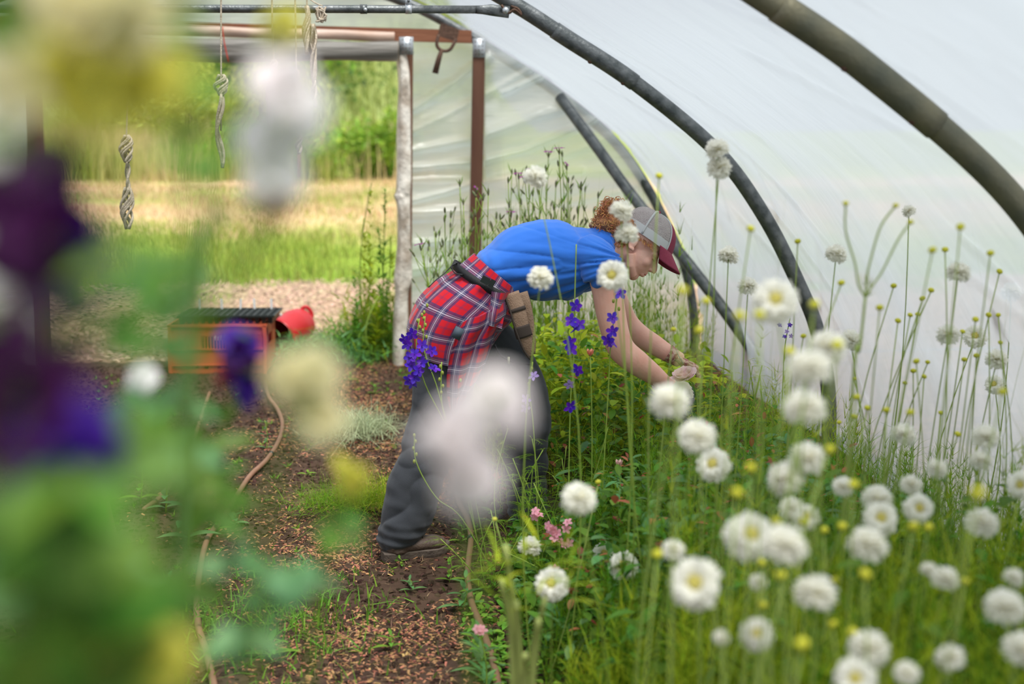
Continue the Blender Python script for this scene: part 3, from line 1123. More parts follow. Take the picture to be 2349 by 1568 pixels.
# red watering can lying on its side behind the crate: mouth towards the left front
b1 = gr(648, 806)
t = thing('watering_can', 'red plastic watering can tipped on its side behind the orange crate', 'watering can', b1)
dr = np.array([0.60, 0.76, 0.24])
dr /= np.linalg.norm(dr)
cc = b1 + np.array([0.055, 0.10, 0.135])
k = np.linspace(0, 1, 12)
prof_c = [(-0.13, 0.128), (-0.12, 0.134), (-0.10, 0.128), (0.0, 0.124), (0.05, 0.128), (0.06, 0.124), (0.12, 0.116), (0.15, 0.10), (0.165, 0.07), (0.17, 0.01)]
P = np.array([cc + dr * a for a, r_ in prof_c])
g = Geo().tube(P, [r_ for a, r_ in prof_c], 36, cap=False)
pin = [(-0.13, 0.128), (-0.10, 0.118), (0.0, 0.114), (0.12, 0.106), (0.15, 0.09), (0.16, 0.01)]
part('body', g, redp, t)
part('shaded_inside', Geo().tube([cc + dr * a for a, r_ in pin], [r_ for a, r_ in pin], 36, cap=False), mat('shade darkened red inside', (0.16, 0.006, 0.008), 0.6), t, label='shade darkened red inside of the can')  # the can's own red, darkened to paint in the shade inside
hb = cc + dr * 0.11
sd_ = np.array([0.25, 0, 1.0])
hp = bez([at(690, 708, hb[1]), at(704, 704, hb[1]), at(716, 722, hb[1]), at(706, 742, hb[1] - .03), at(686, 760, hb[1] - 0.05), at(676, 772, hb[1] - .07)], 24)
hp = np.vstack([[cc + dr * 0.13 + [0.02, 0, 0.07]], hp, [cc + dr * 0.08 + [0.04, -0.06, -0.06]]])
part('handle', Geo().tube(hp, 0.0135, 10), redp, t)
sp_ = [cc + dr * -0.02 + [-0.03, -0.02, -0.1], cc + dr * -0.1 + [-0.02, -0.1, -0.115], cc + dr * -0.2 + [0.03, -0.14, -0.12]]
part('spout', Geo().tube(sp_, [0.022, 0.016, 0.012], 10), redp, t)
part('sticker', Geo().ball(at(642, 722, cc[1] - 0.118), (0.017, 0.004, 0.010), 12, 8), whitep, t, label='small white sticker')

# ---- irrigation hoses
hosem = mat('brown drip hose', (0.20, 0.095, 0.055), 0.6, (0.28, 0.15, 0.09), 12)
def hose(pxs, r, label, lift=0.012):
    P = bez([gr(x, y, 0.0) + [0, 0, lift] for x, y in pxs], 90)
    t = thing('drip_hose', label, 'hose', P[len(P) // 2] * [1, 1, 0])
    part('tube', Geo().tube(P, r, 10), hosem, t)
    return t, P
t, P = hose([(608, 880), (618, 915), (636, 940), (648, 975), (640, 1015), (612, 1060), (575, 1095), (545, 1140), (515, 1190), (480, 1235), (463, 1290), (452, 1380), (455, 1440), (475, 1510), (492, 1590), (500, 1700)], 0.0115,
            'long brown drip hose curving down the left side of the path')
for k in (28, 46):
    q = P[k]
    part('hose_clip', Geo().tube([P[k], P[k + 1] * .3 + P[k] * .7], 0.0145, 10), blackp, t)
hose([(480, 905), (462, 960), (440, 1020), (412, 1082), (372, 1140), (330, 1175)], 0.011, 'thin brown drip hose left of the long curving one')
hose([(300, 1030), (262, 1065), (235, 1105), (250, 1180), (262, 1250), (240, 1330), (205, 1420), (165, 1500), (120, 1600)], 0.012, 'brown drip hose half hidden under the blurred leaves at left')
t, P = hose([(1035, 1085), (1050, 1150), (1072, 1195), (1080, 1240), (1074, 1300), (1074, 1345), (1082, 1390), (1102, 1440), (1130, 1520), (1150, 1620)], 0.012, 'reddish drip hose running along the bed edge right of the boot')
part('hose_clip', Geo().tube([P[30], P[31]], 0.016, 10), blackp, t)
# ================================================================== the person
YP = 5.34
def PP(x, y, dy=0.0):
    return at(x, y, YP + dy)
MPX = 1 / 590.0     # metres per photo pixel at the person

skin = mat('freckled skin', (0.74, 0.36, 0.27), 0.5, (0.82, 0.50, 0.38), 18, 0.08, 200, contrast=0.3)
skin.node_tree.nodes['Principled BSDF'].inputs['Subsurface Weight'].default_value = 0.12
skin.node_tree.nodes['Principled BSDF'].inputs['Subsurface Radius'].default_value = (0.02, 0.008, 0.004)
cotton = mat('blue cotton', (0.022, 0.135, 0.56), 0.85, (0.03, 0.17, 0.62), 5, 0.12, 500, sheen=0.25, spec=0.2)
pants_m = mat('charcoal trouser cloth', (0.040, 0.044, 0.052), 0.8, (0.058, 0.062, 0.070), 6, 0.2, 400, sheen=0.15, spec=0.2)
boot_m = mat('brown boot leather', (0.065, 0.040, 0.028), 0.6, (0.11, 0.075, 0.055), 20, 0.4, 80)
sole_m = mat('grey brown boot sole', (0.13, 0.10, 0.075), 0.8, (0.07, 0.05, 0.04), 30, 0.4, 90)
glove_f = mat('flower print glove cloth', (0.58, 0.40, 0.30), 0.8, (0.30, 0.10, 0.09), 70, 0.4, 150, contrast=0.06)
glove_p = mat('pale green glove cloth', (0.52, 0.50, 0.36), 0.8, (0.62, 0.58, 0.46), 30, 0.3, 150)
rubber = mat('grey rubber finger coating', (0.05, 0.055, 0.05), 0.5)
cap_mesh = mat('grey cap mesh', (0.36, 0.31, 0.30), 0.8, (0.44, 0.40, 0.38), 40, 0.8, 260)
cap_red = mat('maroon cap cloth', (0.20, 0.022, 0.050), 0.8, (0.24, 0.03, 0.06), 30, 0.25, 300)
cap_grey = mat('pale grey cap piping', (0.45, 0.46, 0.45), 0.8)
hair_m = mat('auburn curls', (0.48, 0.20, 0.065), 0.45, island=0.45, spec=0.5)
hair_b = mat('auburn hair', (0.22, 0.085, 0.03), 0.55, (0.40, 0.18, 0.07), 40, 0.8, 120)

# head frame: f forward (down right), u crownward, s to the far side
hf = RGT * 0.82 - UPV * 0.57
hu = RGT * 0.57 + UPV * 0.82
yw = math.radians(6)      # slight turn towards the camera
hs = np.cross(hu, hf)
hs /= np.linalg.norm(hs)
if hs[1] < 0:
    hs = -hs
hf = hf / np.linalg.norm(hf)
hu = hu / np.linalg.norm(hu)
hf = hf * math.cos(yw) - hs * math.sin(yw)
hs = np.cross(hu, hf)
if hs[1] < 0:
    hs = -hs
HM = np.stack([hf, hs, hu], 1)      # columns
HC = PP(1470, 556)
def HP(f, s, u):
    return HC + hf * f + hs * s + hu * u


def hball(g, f, s, u, rf, rs, ru, n=20, m=14):
    return g.ball(HP(f, s, u), (rf, rs, ru), n, m, M=HM)


root = thing('person', 'person in blue t-shirt and maroon cap bending over to cut flowers', 'person', np.array([gr(950, 1285)[0], YP, 0.0]))

# ---- body, one continuous skin
g = Geo()
ref = (0, 1, 0)


def limb(g, st, n=22, k=None, flat=True):
    """st rows: px, py, dy, half thickness in the picture plane (m), half depth (m)"""
    st = np.array(st, float)
    if k is None:
        k = len(st) * 4
    C = bez([PP(a[0], a[1], a[2]) for a in st], k)
    A = np.interp(np.linspace(0, 1, len(C)), np.linspace(0, 1, len(st)), st[:, 3])
    B = np.interp(np.linspace(0, 1, len(C)), np.linspace(0, 1, len(st)), st[:, 4])
    T = np.gradient(C, axis=0)
    T /= np.linalg.norm(T, axis=1, keepdims=True)
    e = 0.03
    rows = []
    th = np.linspace(0, 2 * math.pi, n, endpoint=False)
    for i in range(len(C)):
        y = np.array([0, 1.0, 0]) - T[i] * T[i][1]
        y /= np.linalg.norm(y)
        x = np.cross(T[i], y)
        rows.append(C[i] + x * (A[i] * np.cos(th))[:, None] + y * (B[i] * np.sin(th))[:, None])
    c0, c1 = C[0], C[-1]
    rows = [c0 - T[0] * A[0] * .35 + (rows[0] - c0) * .6, *rows, c1 + T[-1] * A[-1] * .35 + (rows[-1] - c1) * .6]
    rows = [rows[0] * e + (rows[0].mean(0)) * (1 - e), *rows, rows[-1] * e + rows[-1].mean(0) * (1 - e)]
    return g.grid(np.array(rows), closed_u=True)


torso = [(1035, 765, 0, .105, .155), (1062, 712, 0, .105, .165), (1105, 662, 0, .092, .145), (1145, 628, 0, .088, .13), (1195, 603, 0, .115, .14),
         (1245, 600, 0, .135, .15), (1295, 596, 0, .125, .16), (1335, 584, 0, .105, .165), (1368, 570, 0, .075, .12)]
near_arm = [(1352, 580, -.14, .055, .055), (1378, 610, -.175, .060, .052), (1392, 660, -.185, .058, .050), (1400, 710, -.19, .056, .047), (1412, 765, -.195, .052, .044), (1428, 803, -.19, .051, .042),
            (1462, 832, -.18, .048, .042), (1495, 856, -.16, .040, .036), (1522, 876, -.14, .031, .030), (1540, 886, -.125, .028, .026)]
far_arm = [(1350, 590, .14, .055, .055), (1385, 630, .175, .052, .050), (1412, 685, .20, .047, .045), (1436, 735, .215, .045, .042), (1462, 765, .20, .045, .040),
           (1500, 790, .17, .041, .036), (1535, 812, .13, .034, .030), (1560, 826, .10, .030, .026)]
limb(g, torso)
limb(g, near_arm, k=60)
limb(g, far_arm, k=60)
limb(g, [(1345, 572, 0, .07, .10), (1385, 566, 0, .062, .07), (1415, 572, 0, .055, .056), (1438, 580, 0, .054, .054)])
# legs inside the trousers
near_leg = [(1040, 775, -.085, .10, .085), (1022, 860, -.09, .095, .085), (1002, 950, -.10, .075, .07), (985, 1020, -.11, .062, .060), (962, 1100, -.12, .060, .055),
            (938, 1190, -.13, .042, .042), (925, 1250, -.135, .040, .042)]
far_leg = [(1075, 770, .085, .10, .085), (1130, 840, .10, .095, .085), (1180, 920, .13, .075, .07), (1205, 985, .16, .062, .060), (1208, 1060, .20, .060, .055),
           (1206, 1140, .25, .042, .042), (1205, 1195, .28, .040, .042)]
limb(g, near_leg)
limb(g, far_leg)
# head
hball(g, -0.005, 0, 0.022, 0.098, 0.074, 0.088)
hball(g, 0.030, 0, -0.045, 0.062, 0.060, 0.080)
hball(g, 0.046, 0, -0.118, 0.023, 0.026, 0.022)         # chin
g.tube([HP(-0.005, -0.050, -0.060), HP(0.018, -0.044, -0.100), HP(0.048, -0.015, -0.122)], [0.020, 0.021, 0.018], 12)
g.tube([HP(-0.005, 0.050, -0.060), HP(0.018, 0.044, -0.100), HP(0.048, 0.015, -0.122)], [0.020, 0.021, 0.018], 12)
for s in (-1, 1):
    hball(g, 0.058, s * 0.036, -0.052, 0.024, 0.022, 0.024, 12, 8)      # cheeks
    hball(g, 0.074, s * 0.030, -0.010, 0.015, 0.024, 0.010, 12, 8)      # brow
    hball(g, 0.091, s * 0.012, -0.066, 0.010, 0.009, 0.008, 12, 8)      # nostril wing
    # ear
    ex = Geo()
    for a in np.linspace(0, 1, 9):
        pass
    ring = [HP(-0.012 - 0.014 * math.cos(a) - 0.004, s * (0.071 + 0.006 * (1 - math.cos(a)) / 2), -0.022 + 0.026 * math.sin(a)) for a in np.linspace(-1.9, 1.9, 10)]
    g.tube(ring, 0.0055, 8)
    hball(g, -0.014, s * 0.070, -0.024, 0.012, 0.006, 0.018, 10, 8)
    hball(g, -0.006, s * 0.070, -0.046, 0.008, 0.006, 0.008, 10, 8)
g.tube([HP(0.080, 0, -0.015), HP(0.090, 0, -0.035), HP(0.103, 0, -0.058), HP(0.103, 0, -0.066)], [0.010, 0.010, 0.011, 0.010], 12)
hball(g, 0.104, 0, -0.064, 0.010, 0.010, 0.009, 12, 8)
g.tube([HP(0.060, -0.026, -0.091), HP(0.078, -0.012, -0.086), HP(0.083, 0, -0.085), HP(0.078, 0.012, -0.086), HP(0.060, 0.026, -0.091)], [0.005, 0.007, 0.008, 0.007, 0.005], 10)
g.tube([HP(0.060, -0.024, -0.097), HP(0.074, -0.012, -0.100), HP(0.078, 0, -0.100), HP(0.074, 0.012, -0.100), HP(0.060, 0.024, -0.097)], [0.005, 0.007, 0.008, 0.007, 0.005], 10)
body_me = solid('body', g, 0.0032, 5, skin, off=ROOT[root.name])
body = part('body', body_me, skin, root)

# eyes, lashes and brows
for s in (-1, 1):
    part('eye', hball(Geo(), 0.0765, s * 0.031, -0.026, 0.0085, 0.012, 0.0065, 12, 8), mat('eyelid', (0.50, 0.24, 0.17), 0.5), root)
    part('eyebrow', Geo().tube([HP(0.082, s * 0.016, -0.008), HP(0.083, s * 0.031, -0.003), HP(0.070, s * 0.045, -0.008)], [0.002, 0.0028, 0.0015], 6), hair_b, root)
    part('eyelash', Geo().tube([HP(0.083, s * 0.020, -0.032), HP(0.085, s * 0.031, -0.034), HP(0.075, s * 0.043, -0.032)], [0.0012, 0.0018, 0.0012], 5), hair_b, root)
part('mouth', Geo().tube([HP(0.064, -0.024, -0.093), HP(0.0835, -0.008, -0.0925), HP(0.086, 0, -0.0925), HP(0.0835, 0.008, -0.0925), HP(0.064, 0.024, -0.093)], [0.0012, 0.003, 0.003, 0.003, 0.0012], 6),
     mat('lips', (0.50, 0.14, 0.11), 0.45), root, label='pink lips')

# ---- t-shirt
g = Geo()
grow = 0.013
limb(g, [(1120, 634, 0, .100, .150), (1132, 630, 0, .104, .152), (1155, 620, 0, .115, .150), (1195, 603, 0, .142, .155), (1243, 598, 0, .156, .165),
         (1290, 594, 0, .152, .178), (1330, 585, 0, .128, .182), (1362, 569, 0, .088, .135)], k=48)
limb(g, [(1340, 576, -.12, .070, .065), (1368, 592, -.165, .072, .066), (1383, 622, -.185, .072, .064), (1385, 633, -.187, .074, .066)], k=24)
limb(g, [(1340, 580, .12, .070, .065), (1370, 605, .165, .068, .062), (1392, 640, .185, .068, .060)], k=24)
limb(g, [(1350, 572, 0, .078, .11), (1382, 560, 0, .070, .088), (1396, 560, 0, .064, .078)], k=12)
# bust
g.ball(PP(1288, 640, -.06), (0.075, 0.07, 0.075), 18, 12)
g.ball(PP(1288, 640, .06), (0.075, 0.07, 0.075), 18, 12)


def shirt_folds(V, Nn):
    lx = V @ RGT
    lz = V @ UPV
    c = PP(1400, 575)
    q0 = np.stack([lx - c @ RGT, V[:, 1] - YP, lz - c @ UPV], -1)
    # folds radiate from the armpit and sweep across the side
    ang = np.arctan2(q0[:, 2] + 0.05, -(q0[:, 0]) + 0.06)
    rad = np.hypot(q0[:, 0], q0[:, 2])
    n1 = noise(np.stack([ang * 5, rad * 2.0, q0[:, 1] * 1.0], -1), 1.6, 3)
    n2 = noise(np.stack([ang * 9, rad * 4.0, q0[:, 1] * 2.0], -1), 2.0, 8)
    belly = np.clip((-q0[:, 2] + 0.02) / 0.13, 0, 1) + 0.15
    crease = np.exp(-(np.abs(noise(np.stack([ang * 3.2 + q0[:, 2] * 3, rad * 3, q0[:, 1]], -1), 1.5, 21)) / .10) ** 2)
    d = (np.abs(n1) ** 0.6) * 0.024 + n2 * 0.008 - crease * 0.006
    d2 = noise(np.stack([q0[:, 0] * 9 + q0[:, 2] * 6, q0[:, 1] * 4, q0[:, 2] * 2], -1), 1.3, 5) * 0.006
    return V + Nn * ((d - 0.004) * belly + d2 * belly)[:, None]


shirt_me = solid('t_shirt', g, 0.005, 8, cotton, off=ROOT[root.name], disp=shirt_folds)
ts = part('t_shirt', shirt_me, cotton, root)
# collar band and sleeve hem
part('collar', Geo().tube(np.array([PP(1400 + 11 * math.cos(a) * .5, 562 + 0, 0) + UPV * 0.068 * math.sin(a) * 1.0 + RGT * 0.018 * math.sin(a) * -.6 + np.array([0, 0.082 * math.cos(a), 0]) for a in np.linspace(0, 2 * math.pi, 40)]), 0.006, 8, cap=False), cotton, ts)

# ---- trousers
g = Geo()
limb(g, [(1105, 668, 0, .112, .158), (1080, 705, 0, .128, .178), (1050, 745, 0, .135, .180), (1030, 785, 0, .125, .170)], k=24)
limb(g, [(1045, 770, -.085, .120, .098), (1018, 850, -.09, .118, .098), (1012, 920, -.10, .112, .095), (998, 985, -.105, .103, .090), (975, 1050, -.11, .098, .086), (955, 1110, -.12, .104, .088),
         (942, 1170, -.125, .096, .086), (925, 1205, -.13, .090, .086), (912, 1232, -.13, .082, .080), (910, 1250, -.13, .072, .076)], k=70)
limb(g, [(1085, 760, .085, .120, .098), (1150, 835, .10, .125, .100), (1190, 900, .12, .115, .095), (1205, 960, .15, .105, .09), (1205, 1040, .19, .090, .085), (1208, 1110, .22, .082, .082),
         (1210, 1180, .25, .075, .08)], k=70)


def trouser_folds(V, Nn):
    lx, lz = V @ RGT, V @ UPV
    z = V[:, 2]
    low = np.clip((0.62 - z) / 0.45, 0, 1) * 0.7 + 0.3
    n1 = noise(np.stack([lx * 5 + lz * 2, V[:, 1] * 3, lz * 11 - lx * 5], -1), 1.2, 4)
    n2 = noise(np.stack([lx * 16, V[:, 1] * 6, lz * 24 + lx * 8], -1), 1.2, 9)
    cuff = np.clip((0.16 - z) / 0.1, 0, 1)
    n3 = np.sin(z * 160 + lx * 20)
    return V + Nn * ((np.abs(n1) ** 0.8 * 0.022 - 0.008) * low + n2 * 0.004 + n3 * 0.004 * cuff)[:, None]


tr_me = solid('trousers', g, 0.0055, 8, pants_m, off=ROOT[root.name], disp=trouser_folds)
trs = part('trousers', tr_me, pants_m, root)
part('pocket_flap', Geo().tube(bez([PP(1135, 790, -.19), PP(1150, 815, -.20), PP(1185, 832, -.195), PP(1222, 835, -.18)], 16), 0.004, 6), mat('dark seam', (0.02, 0.02, 0.024), 0.8), trs)
part('pocket_tag', Geo().box((-.004, -.002, -.013), (.004, .002, .013), t=PP(1167, 826, -.212)), mat('olive tag', (0.30, 0.30, 0.20), 0.8), trs, label='small olive tag')

# ---- boots
def boot(heel, toe, label):
    h_, t_ = np.asarray(heel, float), np.asarray(toe, float)
    d = (t_ - h_) * [1, 1, 0]
    ln = np.linalg.norm(d)
    d /= ln
    sv = np.array([-d[1], d[0], 0])
    gs = Geo()
    k = 16
    tt = np.linspace(0, 1, k)
    wv = 0.040 * np.array([0.55, .80, .90, .92, .90, .86, .84, .86, .92, 1.0, 1.07, 1.10, 1.06, .93, .70, .35])
    up = 0.014 * np.clip((tt - 0.75) / 0.25, 0, 1) ** 2
    rows = []
    for z0, sc in ((0.0, .94), (0.010, 1.0), (0.030, 1.03), (0.034, 0.9)):
        a = h_ + d * (tt * ln)[:, None] + sv * (wv * sc)[:, None] + np.stack([0 * tt, 0 * tt, z0 + up], -1)
        b = h_ + d * (tt * ln)[:, None] - sv * (wv * sc)[:, None] + np.stack([0 * tt, 0 * tt, z0 + up], -1)
        rows.append(np.vstack([a, b[::-1]]))
    rows = [rows[0] * 0.02 + rows[0].mean(0) * .98, *rows, rows[-1] * 0.02 + rows[-1].mean(0) * 0.98]
    gs.grid(np.array(rows), closed_u=True)
    bt = part('boot', None or solid('boot', Geo()
              .tube([h_ + d * ln * .10 + [0, 0, .05], h_ + d * ln * .35 + [0, 0, .052], h_ + d * ln * .62 + [0, 0, .050], h_ + d * ln * .80 + [0, 0, .046], h_ + d * ln * .93 + [0, 0, .044]],
                    [.037, .040, .041, .043, .028], 20, flat=(0.72, 1.0, (0, 0, 1)))
              .tube([h_ + d * ln * .22 + [0, 0, .03], h_ + d * ln * .24 + [0, 0, .09], h_ + d * ln * .25 + [0, 0, .15]], [.044, .040, .043], 20)
              .tube([h_ + d * ln * .30 + [0, 0, .09], h_ + d * ln * .48 + [0, 0, .062], h_ + d * ln * .62 + [0, 0, .05]], [.036, .032, .026], 16),
              0.004, 6, boot_m, off=ROOT[root.name]), boot_m, root, label=label)
    part('sole', gs, sole_m, bt, smooth=False)
    gl = Geo()
    for q in (0.40, 0.46, 0.52, 0.58):
        c = h_ + d * ln * q + np.array([0, 0, 0.114 - (q - .4) * 0.17])
        gl.tube([c - sv * .022 - [0, 0, .008], c + [0, 0, 0.003], c + sv * .022 - [0, 0, .008]], 0.0022, 6)
    part('lace', gl, mat('dark lace', (0.03, 0.02, 0.015), 0.9), bt)


hl = gr(872, 1292)
tl_ = gr(1030, 1270)
boot([hl[0] + .01, hl[1] + 0.03, 0.0], [tl_[0], tl_[1] + .02, 0.0], 'brown leather hiking boot')
boot([0.695, 5.60, 0.0], [0.95, 5.66, 0.0], 'brown leather hiking boot in the bed')

# ---- tied plaid shirt
def plaid_mat():
    m = bpy.data.materials.new('red plaid flannel')
    m.use_nodes = True
    N, L = m.node_tree.nodes, m.node_tree.links
    b = N['Principled BSDF']
    b.inputs['Roughness'].default_value = 0.9
    b.inputs['Sheen Weight'].default_value = 0.15
    b.inputs['Specular IOR Level'].default_value = 0.15
    uv = N.new('ShaderNodeUVMap')
    sp = N.new('ShaderNodeSeparateXYZ')
    L.new(uv.outputs[0], sp.inputs[0])

    def axis(o):
        fr = N.new('ShaderNodeMath')
        fr.operation = 'FRACT'
        L.new(o, fr.inputs[0])

        def ramp(stops):
            r = N.new('ShaderNodeValToRGB')
            r.color_ramp.interpolation = 'CONSTANT'
            e = r.color_ramp.elements
            e[0].position = 0
            e[0].color = (stops[0][1],) * 3 + (1,)
            e[1].position = stops[1][0]
            e[1].color = (stops[1][1],) * 3 + (1,)
            for p, v in stops[2:]:
                x = e.new(p)
                x.color = (v, v, v, 1)
            L.new(fr.outputs[0], r.inputs[0])
            return r.outputs[0]
        navy = ramp([(0, 0.35), (0.05, 0), (0.29, 1), (0.71, 0), (0.95, 0.35)])
        wh = ramp([(0, 0), (0.48, 1), (0.52, 0)])
        thin = ramp([(0, 0), (0.415, 0.8), (0.435, 0), (0.565, 0.8), (0.585, 0)])
        return navy, wh, thin
    nu, wu, tu = axis(sp.outputs[0])
    nv, wv, tv = axis(sp.outputs[1])

    def mix(a, b_, f):
        x = N.new('ShaderNodeMix')
        x.data_type = 'RGBA'
        for s_, v in ((6, a), (7, b_)):
            if isinstance(v, tuple):
                x.inputs[s_].default_value = v
            else:
                L.new(v, x.inputs[s_])
        if isinstance(f, float):
            x.inputs[0].default_value = f
        else:
            L.new(f, x.inputs[0])
        return x.outputs[2]

    def mul(a, k):
        x = N.new('ShaderNodeMath')
        x.operation = 'MULTIPLY'
        L.new(a, x.inputs[0])
        if isinstance(k, float):
            x.inputs[1].default_value = k
        else:
            L.new(k, x.inputs[1])
        return x.outputs[0]
    red, nvy, whc = (0.52, 0.010, 0.020, 1), (0.022, 0.028, 0.095, 1), (0.70, 0.66, 0.70, 1)
    c = mix(red, nvy, mul(nu, 0.78))
    c = mix(c, nvy, mul(nv, 0.78))
    c = mix(c, whc, mul(wu, 0.48))
    c = mix(c, whc, mul(wv, 0.48))
    c = mix(c, whc, mul(tu, 0.35))
    c = mix(c, whc, mul(tv, 0.35))
    L.new(c, b.inputs['Base Color'])
    return m


plaid = plaid_mat()


def ringsheet(rings, u0, u1, nu, nv, fold, lat=0.19, cell=0.088):
    """sheet round the hips. rings: (Ax,Ay,Bx,By,halfdepth) back edge A, front edge B"""
    R = np.array(rings, float)
    A = bez([PP(r[0], r[1]) for r in R], nv)
    B = bez([PP(r[2], r[3]) for r in R], nv)
    Ld = np.interp(np.linspace(0, 1, len(A)), np.linspace(0, 1, len(R)), R[:, 4])
    th = np.linspace(u0, u1, nu)
    C = (A + B) / 2
    h = (B - A) / 2
    V = np.zeros((len(A), nu, 3))
    se = 0.86
    for j, a in enumerate(th):
        ca, sa = math.cos(a), math.sin(a)
        ca = math.copysign(abs(ca) ** se, ca)
        sa = math.copysign(abs(sa) ** se, sa)
        V[:, j] = C + h * ca + np.stack([0 * Ld, -Ld * sa, 0 * Ld], -1)
    nrm = V - C[:, None]
    nrm /= np.linalg.norm(nrm, axis=2, keepdims=True)
    tv = np.linspace(0, 1, len(A))
    TH, TV = np.meshgrid(th, tv)
    amp = fold * (0.3 + TV)
    W_ = np.sin(TH * 7 + 1.5 * np.sin(TV * 3)) * amp + np.sin(TH * 13 + TV * 4) * amp * 0.4
    W_ += noise(np.stack([TH.ravel() * 2, TV.ravel() * 3, 0 * TH.ravel()], -1), 1.5, 6).reshape(TH.shape) * fold * 1.2
    V = V + nrm * W_[..., None]
    du = np.linalg.norm(np.diff(V, axis=1), axis=2).mean(0)
    U = np.concatenate([[0], np.cumsum(du)]) / cell
    dv = np.linalg.norm(np.diff(V, axis=0), axis=2).mean(1)
    Vv = np.concatenate([[0], np.cumsum(dv)]) / cell
    uv = np.stack(np.meshgrid(U, Vv), -1)
    return V, uv


fl = thing('tied_shirt', 'x', 'x', ROOT[root.name])
fl.parent = root
fl.location = (0, 0, 0)
for k_ in ('label', 'category'):
    del fl[k_]
bpy.data.objects.remove(fl)
V, uv = ringsheet([(1088, 582, 1192, 668, .160), (1062, 603, 1190, 690, .168), (1040, 622, 1182, 712, .182), (1005, 645, 1172, 735, .195), (968, 678, 1158, 748, .205), (944, 715, 1145, 762, .208), (932, 750, 1128, 785, .206),
                   (934, 778, 1110, 815, .205), (940, 800, 1100, 838, .203)], math.radians(16), math.radians(344), 150, 110, 0.0045)
ps = part('tied_shirt', Geo().grid(V, uv), plaid, root, label='red, navy and white plaid shirt tied round the waist')
md = ps.modifiers.new('t', 'SOLIDIFY')
md.thickness = 0.004


def hang(rows, dy0, nu, nv, folds, cell=0.088, seed=0, u_off=0.0):
    """hanging panel: rows of left and right picture points from top to bottom, with its own depth"""
    R = np.array(rows, float)
    Lp = bez([PP(r[0], r[1], dy0 + r[4]) for r in R], nv)
    Rp = bez([PP(r[2], r[3], dy0 + r[4] + 0.02) for r in R], nv)
    t = np.linspace(0, 1, nu)
    V = Lp[:, None] * (1 - t)[None, :, None] + Rp[:, None] * t[None, :, None]
    TU, TV = np.meshgrid(t, np.linspace(0, 1, len(Lp)))
    f = np.sin(TU * folds * 2 * math.pi + TV * 2 + seed) * (0.006 + 0.016 * TV) + np.sin(TU * math.pi) * -0.035
    V[:, :, 1] += f
    wid = np.linalg.norm(R[0][:2] - R[0][2:4]) * MPX * 1.2
    U = t * wid / cell + u_off
    dv = np.linalg.norm(np.diff(V, axis=0), axis=2).mean(1)
    Vv = np.concatenate([[0], np.cumsum(dv)]) / cell
    return V, np.stack(np.meshgrid(U, Vv), -1)


V, uv = hang([(1062, 738, 1158, 690, -.02), (1048, 765, 1158, 722, -.02), (1038, 795, 1135, 762, -.01), (1030, 830, 1120, 812, 0), (1026, 865, 1106, 850, 0), (1028, 900, 1086, 885, .0), (1032, 925, 1066, 912, .0), (1038, 944, 1050, 938, .0)],
             -.215, 40, 70, 2.2)
sl = part('shirt_sleeve', Geo().grid(V, uv), plaid, ps)
md = sl.modifiers.new('t', 'SOLIDIFY')
md.thickness = 0.006
V, uv = hang([(1128, 668, 1172, 668, 0), (1126, 690, 1160, 702, 0), (1120, 715, 1156, 728, -.01), (1118, 742, 1150, 752, -.01)], -.225, 20, 30, 1.0, seed=2, u_off=0.3)
sl = part('shirt_knot', Geo().grid(V, uv), plaid, ps)
part('care_tag', Geo().box((-.017, -.002, -.022), (.017, .002, .022), M=eul(0, 0.45, 0), t=PP(1050, 764, -.265)), mat('slate tag', (0.06, 0.085, 0.11), 0.7), ps, label='slate blue tag')

# ---- belt with buckle, loose tail
beltm = mat('black webbing', (0.010, 0.010, 0.011), 0.6, bump=0.3, bscale=300)
A_, B_ = PP(1042, 606), PP(1205, 688)
C = (A_ + B_) / 2
h = (B_ - A_) / 2
hn = h / np.linalg.norm(h)
ax = np.cross(hn, np.array([0, 1.0, 0]))
if ax @ UPV < 0:
    ax = -ax
th = np.linspace(0, 2 * math.pi, 90)
rows = []
for o_, e_ in ((-.015, 0), (-.015, .003), (.015, .003), (.015, 0), (-.015, 0)):
    rr_ = 1.02 + e_ * 6
    sgx = np.sign(np.cos(th)) * np.abs(np.cos(th)) ** .9
    sgy = np.sign(np.sin(th)) * np.abs(np.sin(th)) ** .9
    rows.append(C + h * (sgx * rr_)[:, None] + np.stack([0 * th, -sgy * (0.178 + e_), 0 * th], -1) + ax[None] * (o_ - 0.012 * np.sin(th) ** 2)[:, None])
belt = part('belt', Geo().grid(np.array(rows)), beltm, root, label='black webbing belt')
bk = Geo()
Mb = np.stack([hn, [0, 1, 0], ax], 1)
bk.box((-.026, -.008, -.013), (.004, .004, .013), M=Mb, t=PP(1119, 645, -.196))
bk.box((.008, -.006, -.015), (.026, .004, .015), M=Mb, t=PP(1119, 645, -.196))
bk.box((-.006, -.007, -.008), (.012, .003, .008), M=Mb, t=PP(1119, 645, -.196))
part('buckle', bk, blackp, belt, smooth=False)
part('strap_tail', Geo().tube(bez([PP(1046, 604, -.03), PP(1034, 612, -.05), PP(1018, 628, -.08), PP(1000, 642, -.11), PP(984, 658, -.14)], 16), 0.006, 6, flat=(1, .3, (0, 1, 0)))
     .tube(bez([PP(1046, 602, -.05), PP(1036, 612, -.09), PP(1044, 626, -.11), PP(1062, 630, -.13)], 12), 0.010, 6, flat=(1, .25, (0, 1, 0))), beltm, belt)

